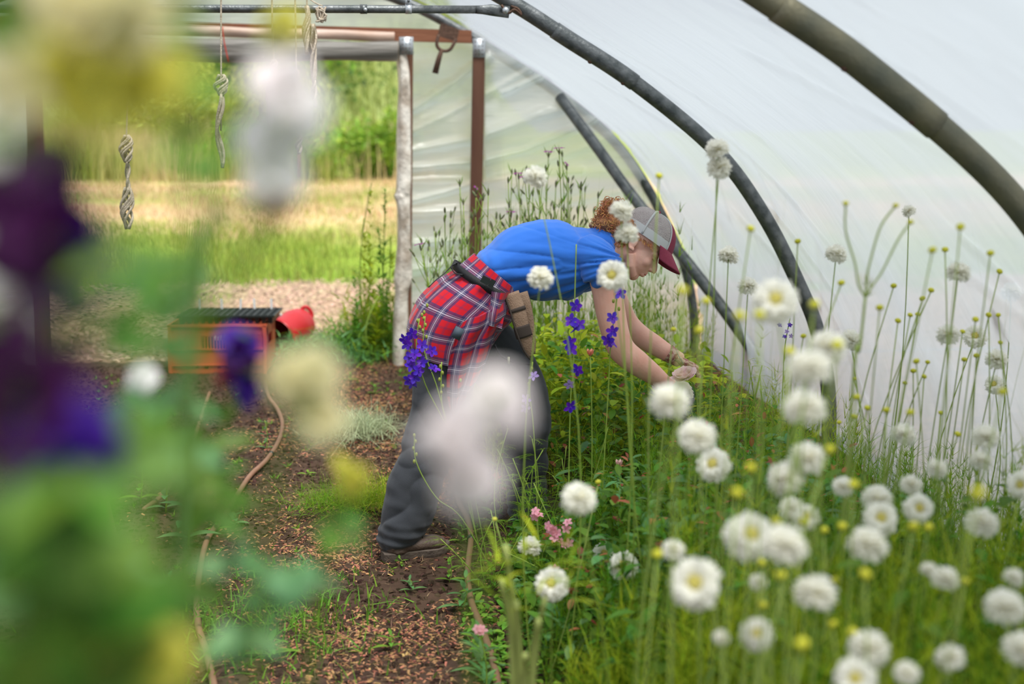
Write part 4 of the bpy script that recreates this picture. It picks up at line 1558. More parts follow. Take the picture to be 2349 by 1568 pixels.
# ---- pouch
canvas = mat('tan canvas', (0.20, 0.125, 0.080), 0.85, (0.27, 0.18, 0.12), 20, 0.4, 200)
dkcan = mat('dark canvas edge', (0.045, 0.033, 0.026), 0.85)
pc = [PP(1172, 672, -.20), PP(1186, 710, -.215), PP(1198, 755, -.22), PP(1210, 795, -.215), PP(1216, 818, -.21)]
pch = part('tool_pouch', Geo().tube(bez(pc, 20), np.interp(np.linspace(0, 1, len(bez(pc, 20))), [0, .4, .8, 1], [.031, .030, .021, .012]), 14, flat=(.42, 1, (0, 1, 0))), canvas, root,
           label='tan canvas tool pouch with dark bands')
bpc = bez(pc, 40)
for i0, i1, ex in ((9, 12, .0335), (18, 25, .0315)):
    i1 = min(i1, len(bpc) - 1)
    part('band', Geo().tube(bpc[i0:i1], ex, 14, flat=(.46, 1, (0, 1, 0))), dkcan, pch)
part('edge_binding', Geo().tube(bez([PP(1156, 674, -.212), PP(1170, 712, -.226), PP(1183, 757, -.23), PP(1200, 800, -.222), PP(1216, 824, -.214)], 20), .004, 6), dkcan, pch)
pc2 = [PP(1195, 672, -.165), PP(1206, 705, -.18), PP(1214, 745, -.185), PP(1220, 780, -.185), PP(1222, 812, -.185)]
part('back_pocket', Geo().tube(bez(pc2, 16), np.interp(np.linspace(0, 1, len(bez(pc2, 16))), [0, .6, 1], [.026, .018, .010]), 12, flat=(.5, 1, (0, 1, 0))), canvas, pch)

# ---- gloves with five fingers
def hand(wr, d, palm_n, sc, curl, spread, thumb_side, flip=1):
    """wrist point, direction to the fingers, palm normal; returns palm geo and finger geos"""
    d = np.asarray(d, float)
    d /= np.linalg.norm(d)
    n = np.asarray(palm_n, float)
    n = n - d * (n @ d)
    n /= np.linalg.norm(n)
    s = np.cross(d, n) * thumb_side      # towards the thumb
    g = Geo()
    wr = np.asarray(wr)
    g.tube([wr - d * .035 * sc, wr, wr + d * .03 * sc, wr + d * .06 * sc, wr + d * .085 * sc], np.array([.031, .030, .036, .041, .039]) * sc, 18, flat=(0.55, 1, n))
    tips = []
    for k, (o_, l_) in enumerate(((.030, .070), (.010, .078), (-.010, .072), (-.029, .056))):
        b = wr + d * .078 * sc + s * o_ * sc
        dd = d + s * (o_ * spread * 6)
        dd /= np.linalg.norm(dd)
        P = [b]
        a = curl * (0.35 + 0.1 * k)
        for seg, fr in enumerate((.44, .32, .26)):
            P.append(P[-1] + (dd * math.cos(a) + n * math.sin(a)) * l_ * fr * sc)
            a += curl * (0.75 if seg == 0 else 0.6)
        P = np.array(P)
        g.tube(np.vstack([b - d * .02 * sc, P]), np.array([.0098, .0100, .0094, .0088, .0070]) * sc, 10)
        tips.append(P)
    b = wr + d * .030 * sc + s * .032 * sc
    T_ = [b - s * .012 * sc, b + (s * .6 + d * .6 + n * .3) * .03 * sc, b + (s * .75 + d * 1.35 + n * .75) * .03 * sc, b + (s * .6 + d * 2.0 + n * 1.2) * .03 * sc]
    g.tube(T_, np.array([.013, .012, .0105, .008]) * sc, 10)
    tips.append(np.array(T_))
    return g, tips


for (wx, wy, wd, dx, dyv, dz, nrm, m_, lb, ths) in (
        (1532, 879, -.13, .92, .12, -.30, (0.1, 0.35, -1), glove_p, 'pale garden glove with grey coated fingers', 1),
        (1556, 824, .10, .80, -.15, -.50, (-0.45, -.1, -1), glove_f, 'flower print garden glove', 1)):
    wv_ = PP(wx, wy, wd)
    g, tips = hand(wv_, (dx, dyv, dz), nrm, 1.0 if m_ is glove_p else .98, 0.85, 0.5, ths)
    gl_me = solid('glove', g, 0.0026, 3, m_, off=ROOT[root.name])
    gl = part('glove', gl_me, m_, root, label=lb)
    d_ = np.array([dx, dyv, dz])
    d_ /= np.linalg.norm(d_)
    n_ = np.array(nrm, float)
    cuff = Geo().tube([wv_ - d_ * .05, wv_ - d_ * .035, wv_ - d_ * .015], [.037, .034, .032], 18, cap=False)
    part('cuff', cuff, m_, gl)
    if m_ is glove_p:
        gg = Geo()
        for T_ in tips[:4]:
            gg.tube(T_[1:], [.0108, .0102, .0084], 10)
        part('rubber_coating', gg, rubber, gl)
part('glove_tab', Geo().tube([PP(1567, 833, .03), PP(1558, 818, .03), PP(1550, 800, .03)], [.006, .005, .002], 6, flat=(1, .3, (0, 1, 0))), cap_grey, root)

# ---- cap
RC = HC + hf * 0.010 + hu * 0.022          # rim centre
rF, rS, rU = 0.114, 0.084, 0.108
lean = -0.018


def cap_pt(az, el, k=1.0):
    """az 0 = front, el 0 rim .. 1 crown"""
    ce, se_ = math.cos(el * math.pi / 2), math.sin(el * math.pi / 2)
    ce = ce ** 0.62
    f = math.cos(az) * rF * ce * k + lean * el
    s = math.sin(az) * rS * ce * k
    return RC + hf * f + hs * s + hu * (rU * se_ ** 1.05 * k)


def cap_sheet(a0, a1, e0, e1, nu, nv, k=1.0):
    return np.array([[cap_pt(a, e, k) for a in np.linspace(a0, a1, nu)] for e in np.linspace(e0, e1, nv)])


cap = part('cap', Geo().grid(cap_sheet(math.radians(38), math.radians(322), 0, 0.995, 70, 24)), cap_mesh, root, label='trucker cap with grey mesh back and maroon front')
md = cap.modifiers.new('t', 'SOLIDIFY')
md.thickness = 0.002
fp = part('front_panel', Geo().grid(cap_sheet(math.radians(-38), math.radians(38), 0, 0.995, 26, 24, 1.012)), cap_red, cap, label='maroon front panel')
part('mesh_band', Geo().grid(cap_sheet(math.radians(40), math.radians(145), -0.02, 0.2, 40, 5, 1.008)).grid(cap_sheet(math.radians(215), math.radians(320), -0.02, 0.2, 40, 5, 1.008)), cap_grey, cap, label='pale grey band')
g = Geo()
for a in (38, -38, 100, -100):
    g.tube([cap_pt(math.radians(a), e, 1.012) for e in np.linspace(0, .99, 14)], 0.0028 if abs(a) < 50 else 0.0045, 6, flat=None)
part('piping', g, cap_grey, cap, label='pale grey seams')
part('button', Geo().ball(cap_pt(0, 1.0) + hu * .003, .008, 10, 8), cap_red, cap)
rows = []
for q in np.linspace(0, 1, 10):
    row = []
    for a in np.linspace(-58, 58, 25):
        ar = math.radians(a)
        base_ = cap_pt(ar, 0.0, 1.0)
        ex = 0.078 * (math.cos(ar * 1.45)) ** .42 * q
        dn = -(0.55 * ex) - 0.028 * (abs(a) / 58) ** 2 * q
        row.append(base_ + hf * ex * 0.85 + hu * (dn + 0.002))
    rows.append(row)
br = part('brim', Geo().grid(np.array(rows)), cap_red, cap, label='maroon brim')
md = br.modifiers.new('t', 'SOLIDIFY')
md.thickness = 0.004

# ---- curly hair
hg = Geo()
hb_c = [PP(1432, 535, 0), PP(1405, 510, 0), PP(1395, 490, 0)]
hg.ball(PP(1428, 530, -.01), (.055, .065, .06), 18, 12)
hg.ball(PP(1398, 512, -.01), (.056, .060, .048), 18, 12)
hg.ball(PP(1404, 490, 0), (.050, .052, .038), 18, 12)
hair = part('hair', solid('hair', hg, 0.006, 4, hair_b, off=ROOT[root.name], disp=lambda V, n: V + n * (noise(V, 60, 2) * .006)[:, None]), hair_b, root, label='curly auburn hair')
cg = Geo()
r = np.random.default_rng(12)
for i in range(520):
    ci = r.integers(3)
    c, rad = ((PP(1428, 530, -.01), .058), (PP(1396, 511, -.01), .060), (PP(1404, 488, 0), .052))[ci]
    d = r.normal(0, 1, 3)
    d /= np.linalg.norm(d)
    p0 = c + d * rad * r.uniform(.75, 1.05) * [1, 1.05, 1]
    ax_ = np.cross(d, r.normal(0, 1, 3))
    ax_ /= np.linalg.norm(ax_)
    b2 = np.cross(d, ax_)
    cr = r.uniform(.004, .011)
    ln = r.uniform(.02, .05)
    tt = np.linspace(0, r.uniform(1.2, 2.4) * 2 * math.pi, 16)
    u_ = tt / tt[-1]
    P = p0 + ax_ * (u_ * ln)[:, None] + (d * np.cos(tt)[:, None] + b2 * np.sin(tt)[:, None]) * cr
    cg.tube(P, 0.0011, 4, cap=False)
for i in range(60):        # fly-away wisps
    p0 = PP(r.uniform(1375, 1425), r.uniform(460, 480), r.uniform(-.04, .04))
    tt = np.linspace(0, 1, 10)
    P = p0 + np.stack([tt * r.uniform(-.03, .03) + .006 * np.sin(tt * 7 + i), .01 * np.cos(tt * 8), tt * r.uniform(-.005, .022)], -1)
    cg.tube(P, 0.0006, 4, cap=False)
for i in range(70):        # hair along the nape and temple
    q = i / 70
    p0 = HP(-.02 + .075 * r.uniform(0, 1), -.074, 0.012 - r.uniform(0, .012)) if i > 38 else PP(1418 + r.uniform(-18, 14), 540 + r.uniform(0, 26), -.062 + r.uniform(-.004, .01))
    tt = np.linspace(0, 1, 10)
    dirn = (hf * r.uniform(.1, 1) - hu * .5) if i > 38 else (-RGT * r.uniform(-.3, .8) - UPV * .4)
    P = p0 + dirn * (tt * r.uniform(.01, .03))[:, None] + np.stack([.002 * np.sin(tt * 9 + i), -.003 * tt, .002 * np.cos(tt * 9)], -1)
    cg.tube(P, 0.0010, 4, cap=False)
part('curls', cg, hair_m, hair, label='loose auburn curls')
# ================================================================== plants
lf = mat('fern green leaves', (0.20, 0.36, 0.022), 0.5, trans=0.45, island=0.4, spec=0.15)
lf_y = mat('yellow green stems and leaves', (0.38, 0.48, 0.025), 0.55, trans=0.4, island=0.35, spec=0.15)
lf_b = mat('broad green leaves', (0.10, 0.23, 0.025), 0.45, trans=0.4, island=0.4, spec=0.15)
lf_blue = mat('blue green leaves', (0.14, 0.32, 0.10), 0.5, trans=0.4, island=0.35)
lf_red = mat('reddish young leaves', (0.40, 0.14, 0.05), 0.5, trans=0.4, island=0.5)
lf_w = mat('weed leaves', (0.18, 0.36, 0.04), 0.5, trans=0.35, island=0.35, spec=0.15)
stem_g = mat('green stem', (0.28, 0.40, 0.06), 0.6, trans=0.15)
stem_p = mat('pale green stem', (0.34, 0.44, 0.10), 0.6, trans=0.15)
petal_w = mat('white petals', (0.98, 0.97, 0.90), 0.6, trans=0.55)
petal_c = mat('cream centre', (0.80, 0.72, 0.20), 0.7, trans=0.3)
bud_y = mat('yellow green bud', (0.66, 0.64, 0.04), 0.6, trans=0.2)
bud_g = mat('green bud', (0.32, 0.36, 0.06), 0.6, trans=0.2)
petal_v = mat('violet petals', (0.085, 0.012, 0.42), 0.5, trans=0.35, island=0.3)
petal_l = mat('lilac petals', (0.38, 0.26, 0.60), 0.5, trans=0.35)
petal_m = mat('magenta petals', (0.48, 0.06, 0.42), 0.5, trans=0.4)
petal_pk = mat('pink petals', (0.90, 0.42, 0.50), 0.5, trans=0.4, island=0.15)
petal_bl = mat('blush petals', (0.98, 0.76, 0.76), 0.5, trans=0.4, island=0.08)
calyx_m = mat('dark calyx', (0.13, 0.19, 0.06), 0.6, (0.14, 0.07, 0.07), 60)


# ---- pincushion flower heads (shared meshes)
def head_mesh(kind, seed):
    r = np.random.default_rng(seed)
    g = Geo()
    n = 230
    for i in range(n):
        u = (i + .5) / n
        el = math.acos(1 - 1.68 * u)          # from the crown down past the equator
        if kind == 'open' and el < 0.62:
            continue
        az = i * 2.39996
        d = np.array([math.sin(el) * math.cos(az), math.sin(el) * math.sin(az), math.cos(el)])
        up = np.array([0, 0, 1.0]) if abs(d[2]) < .9 else np.array([1.0, 0, 0])
        ln = 0.0195 * r.uniform(.8, 1.15) * (1.0 + 0.25 * math.sin(el) if kind == 'open' else 1)
        d2 = d + r.normal(0, .10, 3)
        g.leaf(d * 0.0085 * [1, 1, .7], d2, up + r.normal(0, .2, 3), ln, 0.0080 * r.uniform(.8, 1.2), droop=.12, fold=.5, n=3, tipw=.6, peak=.8, ruffle=.10)
    hd = mesh('flower_head', g, petal_w)
    c = Geo().ball((0, 0, 0.001), (0.011, 0.011, 0.010 if kind != 'open' else .013), 12, 8)
    for i in range(40 if kind == 'open' else 14):
        u = (i + .5) / 40
        el = math.acos(1 - (0.42 if kind == 'open' else .7) * u * 2)
        az = i * 2.39996
        d = np.array([math.sin(el) * math.cos(az), math.sin(el) * math.sin(az), math.cos(el)])
        c.ball(d * 0.0135, 0.0024, 5, 4)
    cm = mesh('centre', c, petal_c)
    k = Geo()
    for i in range(9):
        a = i / 9 * 6.283
        k.leaf((0, 0, -.004), (math.cos(a), math.sin(a), -.25), (0, 0, 1), .014, .0035, n=2)
    k.ball((0, 0, -.006), (.006, .006, .006), 8, 6)
    return hd, cm, mesh('calyx', k, bud_g)


HEADS = {'ball': [head_mesh('ball', s) for s in range(3)], 'open': [head_mesh('open', s + 5) for s in range(2)]}
bud_mesh = mesh('bud', Geo().ball((0, 0, 0), (.0078, .0078, .006), 12, 8), bud_y)
_k = Geo()
for i in range(8):
    a = i / 8 * 6.283
    _k.leaf((0, 0, -.003), (math.cos(a), math.sin(a), .1), (0, 0, 1), .010, .0035, n=2, droop=-.3)
budcal_mesh = mesh('calyx', _k, bud_g)


def linked(name, me, parent, loc, M=None, sc=1.0):
    """part from a shared mesh at a world place"""
    o = bpy.data.objects.new(name, me)
    COL.objects.link(o)
    o.parent = parent
    off = ROOT[parent.name]
    m4 = Matrix.Translation(Vector([float(a) for a in (np.asarray(loc) - off)]))
    if M is not None:
        m4 = m4 @ Matrix([[float(v) for v in row] for row in M]).to_4x4()
    m4 = m4 @ Matrix.Scale(sc, 4)
    o.matrix_local = m4
    ROOT[o.name] = off
    return o


def stem_curve(p, b, bend, n=10):
    t = np.linspace(0, 1, n)
    return b + (p - b) * t[:, None] + np.outer(np.sin(t * math.pi), [bend[0], bend[1], 0])


# px, py, size px, kind, label
WF = [
 (1228, 407, 48, 'ball', 'standing among the magenta buds above the blue shirt'),
 (1425, 485, 48, 'ball', 'in front of the auburn hair beside the cap'),
 (1438, 537, 48, 'ball', 'covering the ear, just below the one on the hair'),
 (1240, 638, 50, 'ball', 'in front of the blue shirt belly'),
 (1405, 632, 52, 'open', 'with greenish centre in front of the blue sleeve hem'),
 (1645, 343, 48, 'ball', 'highest of all, overlapping the hoop'),
 (1650, 385, 48, 'ball', 'right under the highest one beside the hoop'),
 (1671, 586, 42, 'ball', 'with yellow underside right of the cap brim'),
 (1716, 657, 42, 'ball', 'small, left of the large blurred one over the hoop'),
 (1780, 690, 78, 'open', 'large and blurred with greenish centre, left of the hoop'),
 (1918, 583, 44, 'ball', 'leaning left against the film just right of the hoop'),
 (2198, 625, 50, 'ball', 'tilted right against the film, far right upper'),
 (2320, 670, 42, 'ball', 'flat topped at the right edge of the picture'),
 (1952, 780, 46, 'ball', 'behind the big pair where hoop meets the flowers'),
 (1898, 797, 76, 'ball', 'big and blurred over the hoop, above an even bigger one'),
 (1857, 845, 90, 'ball', 'biggest of the stack in front of the hoop foot'),
 (1845, 937, 86, 'ball', 'hanging lowest of the stack in front of the hoop foot'),
 (2175, 768, 48, 'ball', 'wide and flat against the film, centre right'),
 (2237, 772, 40, 'open', 'small with greenish centre against the film'),
 (2286, 825, 46, 'ball', 'with yellow underside near the right edge'),
 (1537, 922, 82, 'ball', 'large and blurred below the held pink bloom'),
 (1600, 1003, 76, 'ball', 'blurred, lower right of the one below the hands'),
 (1637, 1066, 58, 'open', 'drooping at the end of the diagonal trio below the hands'),
 (1852, 1052, 76, 'ball', 'blurred, just below the hoop foot'),
 (1803, 1098, 76, 'ball', 'blurred, lower left of the one under the hoop foot'),
 (2072, 998, 54, 'ball', 'ruffled, among ferny leaves right of the hoop foot'),
 (2260, 1003, 60, 'ball', 'half hidden by wiry stems, right of the middle'),
 (2250, 1057, 48, 'ball', 'round, under the one half hidden by wiry stems'),
 (1328, 1145, 70, 'ball', 'large round one right of the dark trouser leg'),
 (1934, 1116, 44, 'ball', 'small beside a yellow bud over the straw mulch'),
 (2012, 1145, 62, 'ball', 'topmost of the tight trio on the right'),
 (2090, 1112, 44, 'ball', 'small domed one right of the tight trio'),
 (2020, 1190, 60, 'open', 'yellowish, middle of the tight trio on the right'),
 (1990, 1250, 82, 'ball', 'largest, lowest of the tight trio on the right'),
 (1818, 1168, 54, 'ball', 'loose petalled over the mulch patch'),
 (1850, 1185, 46, 'open', 'ragged and half open beside the loose petalled one'),
 (2106, 1165, 52, 'open', 'ragged greenish, right of the tight trio'),
 (2252, 1200, 70, 'ball', 'round, behind stems at the far right'),
 (1718, 1230, 86, 'open', 'big with yellow centre, left of a touching pair'),
 (1798, 1252, 94, 'ball', 'biggest, right of a touching pair'),
 (1595, 1338, 90, 'open', 'big daisy like bloom with bright yellow centre'),
 (1870, 1362, 90, 'ball', 'tall oval, below the touching pair'),
 (2168, 1328, 58, 'ball', 'behind green stems, lower right'),
 (2325, 1325, 44, 'ball', 'small, at the right edge above a large one'),
 (2305, 1395, 88, 'ball', 'large and dim behind stems at the right edge'),
 (1993, 1488, 84, 'ball', 'ragged with greenish shade near the bottom edge'),
 (1962, 1556, 74, 'open', 'cut by the bottom edge with yellow centre'),
 (2180, 1508, 62, 'ball', 'dim behind stems, bottom right'),
 (2080, 1545, 54, 'ball', 'dim, between two others on the bottom edge'),
 (1735, 1455, 58, 'open', 'with wide yellow centre near the bottom edge'),
 (1215, 1254, 46, 'ball', 'low flat one right of the boot'),
 (1267, 1338, 58, 'open', 'cream yellow, below the pink florets'),
 (1430, 1297, 50, 'open', 'small with deep yellow centre, left of the daisy like bloom'),
 (1385, 1270, 38, 'open', 'tiny and flat, above left of the deep yellow centred one'),
 (1545, 1262, 46, 'ball', 'faint greenish one above the daisy like bloom'),
 (1740, 1335, 36, 'ball', 'small spent one between two big blooms'),
 (2150, 1075, 44, 'ball', 'half open behind ferny leaves at right'),
 (2342, 1112, 50, 'open', 'yellowish, cut by the right edge'),
 (1655, 1462, 34, 'ball', 'small spent one beside the wide yellow centred bloom'),
 (2085, 484, 28, 'ball', 'tiny half open one high against the film'),
 (2342, 1488, 78, 'ball', 'cut by the right edge near the bottom corner'),
 (2130, 1308, 38, 'ball', 'small greenish one touching a larger bloom behind stems'),
 (2282, 882, 34, 'open', 'small with yellow bud against the film, right'),
]
STEMP = []
rs = np.random.default_rng(77)
for k, (px, py, D, kd, lb) in enumerate(WF):
    Y = 3262 * 0.056 / D / 1.0
    Y = min(Y, 4.3)
    if px > 1450 and py > 1000:
        Y = min(Y, .76 * 3262 / (py - 235))
    sc = D * Y / 3262 / 0.056
    p = at(px, py, Y)
    zb = gz(p[0], p[1])
    b = np.array([p[0] + rs.normal(0.0, .05) + (0.06 if px < 1500 else -0.05), p[1] + rs.normal(0.05, .08), zb])
    b[0] = min(max(b[0], 0.5), 2.2)
    t = thing('white_scabious', 'white pincushion flower ' + lb, 'flower', b, 'white pincushion flowers')
    bend = rs.normal(0, .03, 2)
    C = stem_curve(p - [0, 0, .004], b, bend)
    part('stem', Geo().tube(C, [.0022] * 6 + [.0017] * 4, 6), stem_g, t)
    to_cam = EYE - p
    to_cam /= np.linalg.norm(to_cam)
    if kd == 'open':
        d = to_cam * .95 + np.array([rs.normal(0, .25), 0, rs.uniform(.05, .5)])
    else:
        d = np.array([rs.normal(.12, .3), rs.normal(-.15, .25), 1.0])
    d /= np.linalg.norm(d)
    M = rot_to(d, rs.uniform(0, 6))
    hd, cm, cal = HEADS[kd][k % len(HEADS[kd])]
    sc *= 1.2
    linked('flower_head', hd, t, p, M, sc)
    linked('centre', cm, t, p, M, sc)
    linked('calyx', cal, t, p, M, sc)
    STEMP.append((b, p))

BD = [(1512, 403, 17), (1722, 524, 19), (1830, 553, 15), (2203, 520, 20), (2139, 573, 20), (2168, 572, 16), (2272, 580, 18), (1930, 648, 17), (2018, 705, 18),
      (2116, 684, 15), (2136, 665, 15), (2060, 735, 15), (2088, 722, 13), (2293, 622, 15), (1566, 667, 28), (1620, 690, 22), (1697, 724, 28), (1742, 722, 28),
      (1868, 698, 26), (1843, 770, 14), (1812, 805, 26), (1921, 790, 28), (2105, 720, 12), (2050, 655, 15), (2102, 828, 16), (2128, 830, 12), (2095, 850, 14),
      (2120, 863, 13), (2076, 878, 12), (2212, 824, 14), (2238, 732, 16), (2268, 722, 15), (2290, 722, 12), (2208, 760, 13), (2295, 785, 12), (2240, 815, 15),
      (1603, 757, 22), (1545, 755, 14), (1960, 868, 11), (1965, 910, 18), (1990, 935, 16), (1960, 955, 16), (2033, 940, 18), (2088, 945, 20), (1925, 968, 12), (2158, 946, 12), (2300, 898, 22),
      (2197, 995, 16), (1903, 1030, 26), (1722, 1072, 28), (1690, 1130, 30), (1958, 1110, 26), (1780, 1196, 26), (1845, 1196, 24), (1890, 1215, 22), (1932, 1206, 24),
      (2095, 1206, 26), (2130, 1208, 24), (2243, 1130, 36), (1747, 1290, 22), (1790, 1318, 28), (1985, 1316, 30), (1916, 1330, 20), (2215, 1332, 20), (1840, 1475, 34),
      (1957, 1450, 28), (1750, 1387, 22), (1508, 1270, 26), (1372, 1105, 14), (1135, 1190, 12), (1910, 1430, 20), (1625, 1300, 16)]
for k, (px, py, D) in enumerate(BD):
    Y = min(3262 * 0.0155 / (D * .88), 3.9)
    if px > 1450 and py > 1000:
        Y = min(Y, .76 * 3262 / (py - 235))
    sc = D * .88 * Y / 3262 / 0.0155
    p = at(px, py, Y)
    b = np.array([np.clip(p[0] + rs.normal(-.04, .06), .5, 2.2), p[1] + rs.normal(.05, .1), gz(p[0], p[1])])
    if py < 900 and px > 1900:
        lb, gp = 'small yellow green bud on a wiry stem against the pale film wall', 'buds against the film wall'
    elif py < 900:
        lb, gp = 'small yellow green bud on a wiry stem between the person and the hoop', 'buds between person and hoop'
    else:
        lb, gp = 'small yellow green bud among the white flowers in the lower right bed', 'buds low in the flower bed'
    t = thing('scabious_bud', lb, 'flower bud', b, gp)
    C = stem_curve(p - [0, 0, .003], b, rs.normal(0, .04, 2))
    part('stem', Geo().tube(C, .0018, 5), stem_p, t)
    M = rot_to((rs.normal(0, .3), rs.normal(0, .3), 1), 0)
    linked('bud', bud_mesh, t, p, M, sc * 1.2)
    linked('calyx', budcal_mesh, t, p, M, sc)

# candelabra plant against the film
Yb = 3.0
J = at(1985, 682, Yb)
b = np.array([1.9, 3.1, gz(1.9, 3.1)])
b[0] = at(1960, 1100, Yb)[0]
t = thing('branching_scabious', 'branching bud stalk forking like a candelabra against the film', 'plant', b)
g = Geo().tube(bez([b, at(1955, 900, Yb), at(1972, 800, Yb), J], 20), .0035, 6)
for tip, mids in (((1940, 466), [(1968, 650), (1962, 606), (1940, 530)]), ((2055, 471), [(1988, 640), (1996, 600), (2020, 520)]), ((2089, 509), [(2005, 650), (2025, 620), (2060, 550)])):
    g.tube(bez([J] + [at(x, y, Yb) for x, y in mids] + [at(*tip, Yb)], 20), .0024, 6)
    for q in (.0, .33):
        c = J * (1 - q) + at(*mids[1], Yb) * q
        for s in range(3):
            g.leaf(c, (rs.normal(0, .5), rs.normal(0, .5), .8), (0, 1, 0), .03, .003, n=2)
part('stem', g, stem_p, t)
for tip in ((1940, 466), (2055, 471), (2089, 509)):
    linked('bud', bud_mesh, t, at(*tip, Yb), None, .9)

# ---- massed bed foliage (nobody could count it)
def bed_h(P):
    """height the growth reaches at a place of the bed"""
    x, y = P[:, 0], P[:, 1]
    h = np.interp(y, [1, 2.6, 3.4, 4.2, 5.0, 6.0, 9], [.90, .92, .84, .66, .60, .62, .66])
    edge = np.clip((x - 0.42) / 0.45, 0.12, 1)
    edge = np.where(y > 5.6, np.clip((x - 0.52) / 0.3, .3, 1), edge)
    wall = np.interp(x, [1.7, 2.0, 2.3], [1, .95, .8])
    return h * edge * wall * (0.75 + 0.35 * noise(P * [1, 1, 0], 2.4, 12))


def rise(n, x0, x1, y0, y1, seed, cl=1.4):
    P = scatter(n, x0, x1, y0, y1, 0.0, seed, clump=cl)
    P[:, 2] = zfloor(P)
    return P


def clear_of_person(P):
    """growth keeps out of legs and trunk"""
    hit = (np.abs(P[:, 1] - 5.3) < 0.22) & (P[:, 0] < 0.66)
    hit |= (np.hypot(P[:, 0] - 0.78, P[:, 1] - 5.55) < 0.13)
    hit |= (P[:, 1] > 5.05) & (P[:, 1] < 5.6) & (P[:, 0] < 0.92) & (P[:, 0] > .3)
    return P[~hit]


def stalky(n, box, seed, hk=1.0, nodes=9, per=4, lw=.0035, ll=.075, lean=.9, tall=.0032):
    """thin stalks with whorls of narrow leaves"""
    r = np.random.default_rng(seed)
    P = clear_of_person(rise(n, *box, seed))
    h = bed_h(P) * hk * r.uniform(.65, 1.12, len(P))
    P = P[h > .05]
    h = h[h > .05]
    st = np.random.default_rng(seed + 1)
    V1, Q1 = blades(P, h / 0.95, tall, .16, 4, .6, seed + 1)
    pts = []
    le = st.normal(0, .06, (len(P), 2))
    for q in np.linspace(.15, .97, nodes):
        c = P + np.stack([le[:, 0] * q * h, le[:, 1] * q * h, q * h], -1)
        pts.append(np.repeat(c, per, 0))
    pts = np.concatenate(pts)
    V2, Q2 = blades(pts, ll, lw, lean, 2, .2, seed + 2)
    return (np.vstack([V1, V2]), np.vstack([Q1, Q2 + len(V1)])), P, h


A1, P1, h1 = stalky(2100, (.5, 2.25, 1.5, 3.5), 101, nodes=12, per=5)
deep = mat('shade dark green leaves', (0.085, 0.21, 0.010), 0.6, trans=0.35, island=0.4, spec=0.12)  # darker green stands in for the shade among crowded stalks
A1b, _, _ = stalky(1400, (.55, 2.25, 1.5, 3.6), 107, nodes=12, per=5, lw=.0045)
solo('feathery_foliage', A1b, deep, 'feathery green growth coloured dark as shade between the large white flowers', 'foliage', kind='stuff')
solo('feathery_foliage', A1, lf_y, 'soft yellow green feathery growth filling the lower right corner', 'foliage', kind='stuff')
A2, P2, h2 = stalky(1000, (.5, 2.2, 3.3, 5.6), 111, nodes=11, per=5, lw=.003, ll=.06)
solo('feathery_foliage', A2, lf, 'ferny green growth in the bed in front of the person', 'foliage', kind='stuff')
A3, P3, h3 = stalky(1100, (.62, 2.2, 5.6, 9.1), 121, nodes=9, per=4, hk=1.0)
solo('feathery_foliage', A3, lf_y, 'feathery growth behind the arms towards the far end wall', 'foliage', kind='stuff')
# wiry stems without leaves, rising above the rest
P = rise(240, .75, 2.15, 1.7, 4.0, 131, 0.9)
V, Q = blades(P, 1.15, .0028, .20, 6, .7, 132)
solo('wiry_stems', (V, Q), stem_p, 'thin wiry flower stems standing above the lower right foliage', 'stems', kind='stuff')


def broad(n, box, seed, size, zr, hk=1):
    r = np.random.default_rng(seed)
    P = clear_of_person(rise(n, *box, seed, 2.6))
    h = bed_h(P) * hk
    P = P.copy()
    P[:, 2] += h * r.uniform(zr[0], zr[1], len(P))
    k = len(P)
    a = r.uniform(0, 6.28, k)
    el = r.normal(.15, .45, k)
    d = np.stack([np.cos(a) * np.cos(el), np.sin(a) * np.cos(el), np.sin(el)], -1)
    s = np.cross(d, [0, 0, 1.0])
    s /= np.linalg.norm(s, axis=1, keepdims=True)
    u = np.cross(s, d)
    L_ = size * r.uniform(.5, 1.3, k)
    V = []
    for t, w_ in ((0, .06), (.3, .38), (.6, .42), (.85, .26), (1, .03)):
        c = P + d * (t * L_)[:, None] - u * (.25 * t * t * L_)[:, None]
        for sgn in (-1, 0, 1):
            V.append(c + s * (sgn * w_ * L_ * .62)[:, None] + u * (abs(sgn) * .18 * w_ * L_)[:, None])
    V = np.stack(V, 1)
    qs = []
    for i in range(4):
        for j in range(2):
            o = i * 3 + j
            qs.append((o, o + 1, o + 4, o + 3))
    Q = (np.array(qs)[None] + (np.arange(k) * 15)[:, None, None]).reshape(-1, 4)
    return V.reshape(-1, 3), Q


solo('leafy_growth', broad(6500, (.55, 1.8, 3.9, 6.0), 141, .052, (.1, 1.0)), lf_b, 'green leaves crowding the bed below the hands', 'foliage', kind='stuff')
solo('leafy_growth', broad(1800, (.55, 1.6, 3.7, 5.4), 142, .065, (.2, .95)), lf_blue, 'dull blue green rose leaves in the bed below the arms', 'foliage', kind='stuff')
solo('leafy_growth', broad(900, (.6, 1.7, 3.8, 6.0), 143, .035, (.5, 1.1), 1.05), lf_red, 'reddish young leaves scattered through the bed below the arms', 'foliage', kind='stuff')
solo('leafy_growth', broad(2600, (.6, 2.1, 1.9, 3.9), 145, .06, (.2, 1.0)), lf_b, 'darker leaves among the white flowers nearest the camera', 'foliage', kind='stuff')
solo('weed_carpet', broad(2600, (.36, .95, 3.6, 5.2), 147, .035, (.02, .5), .9), lf_w, 'low weeds along the bed edge at lower centre', 'weeds', kind='stuff')


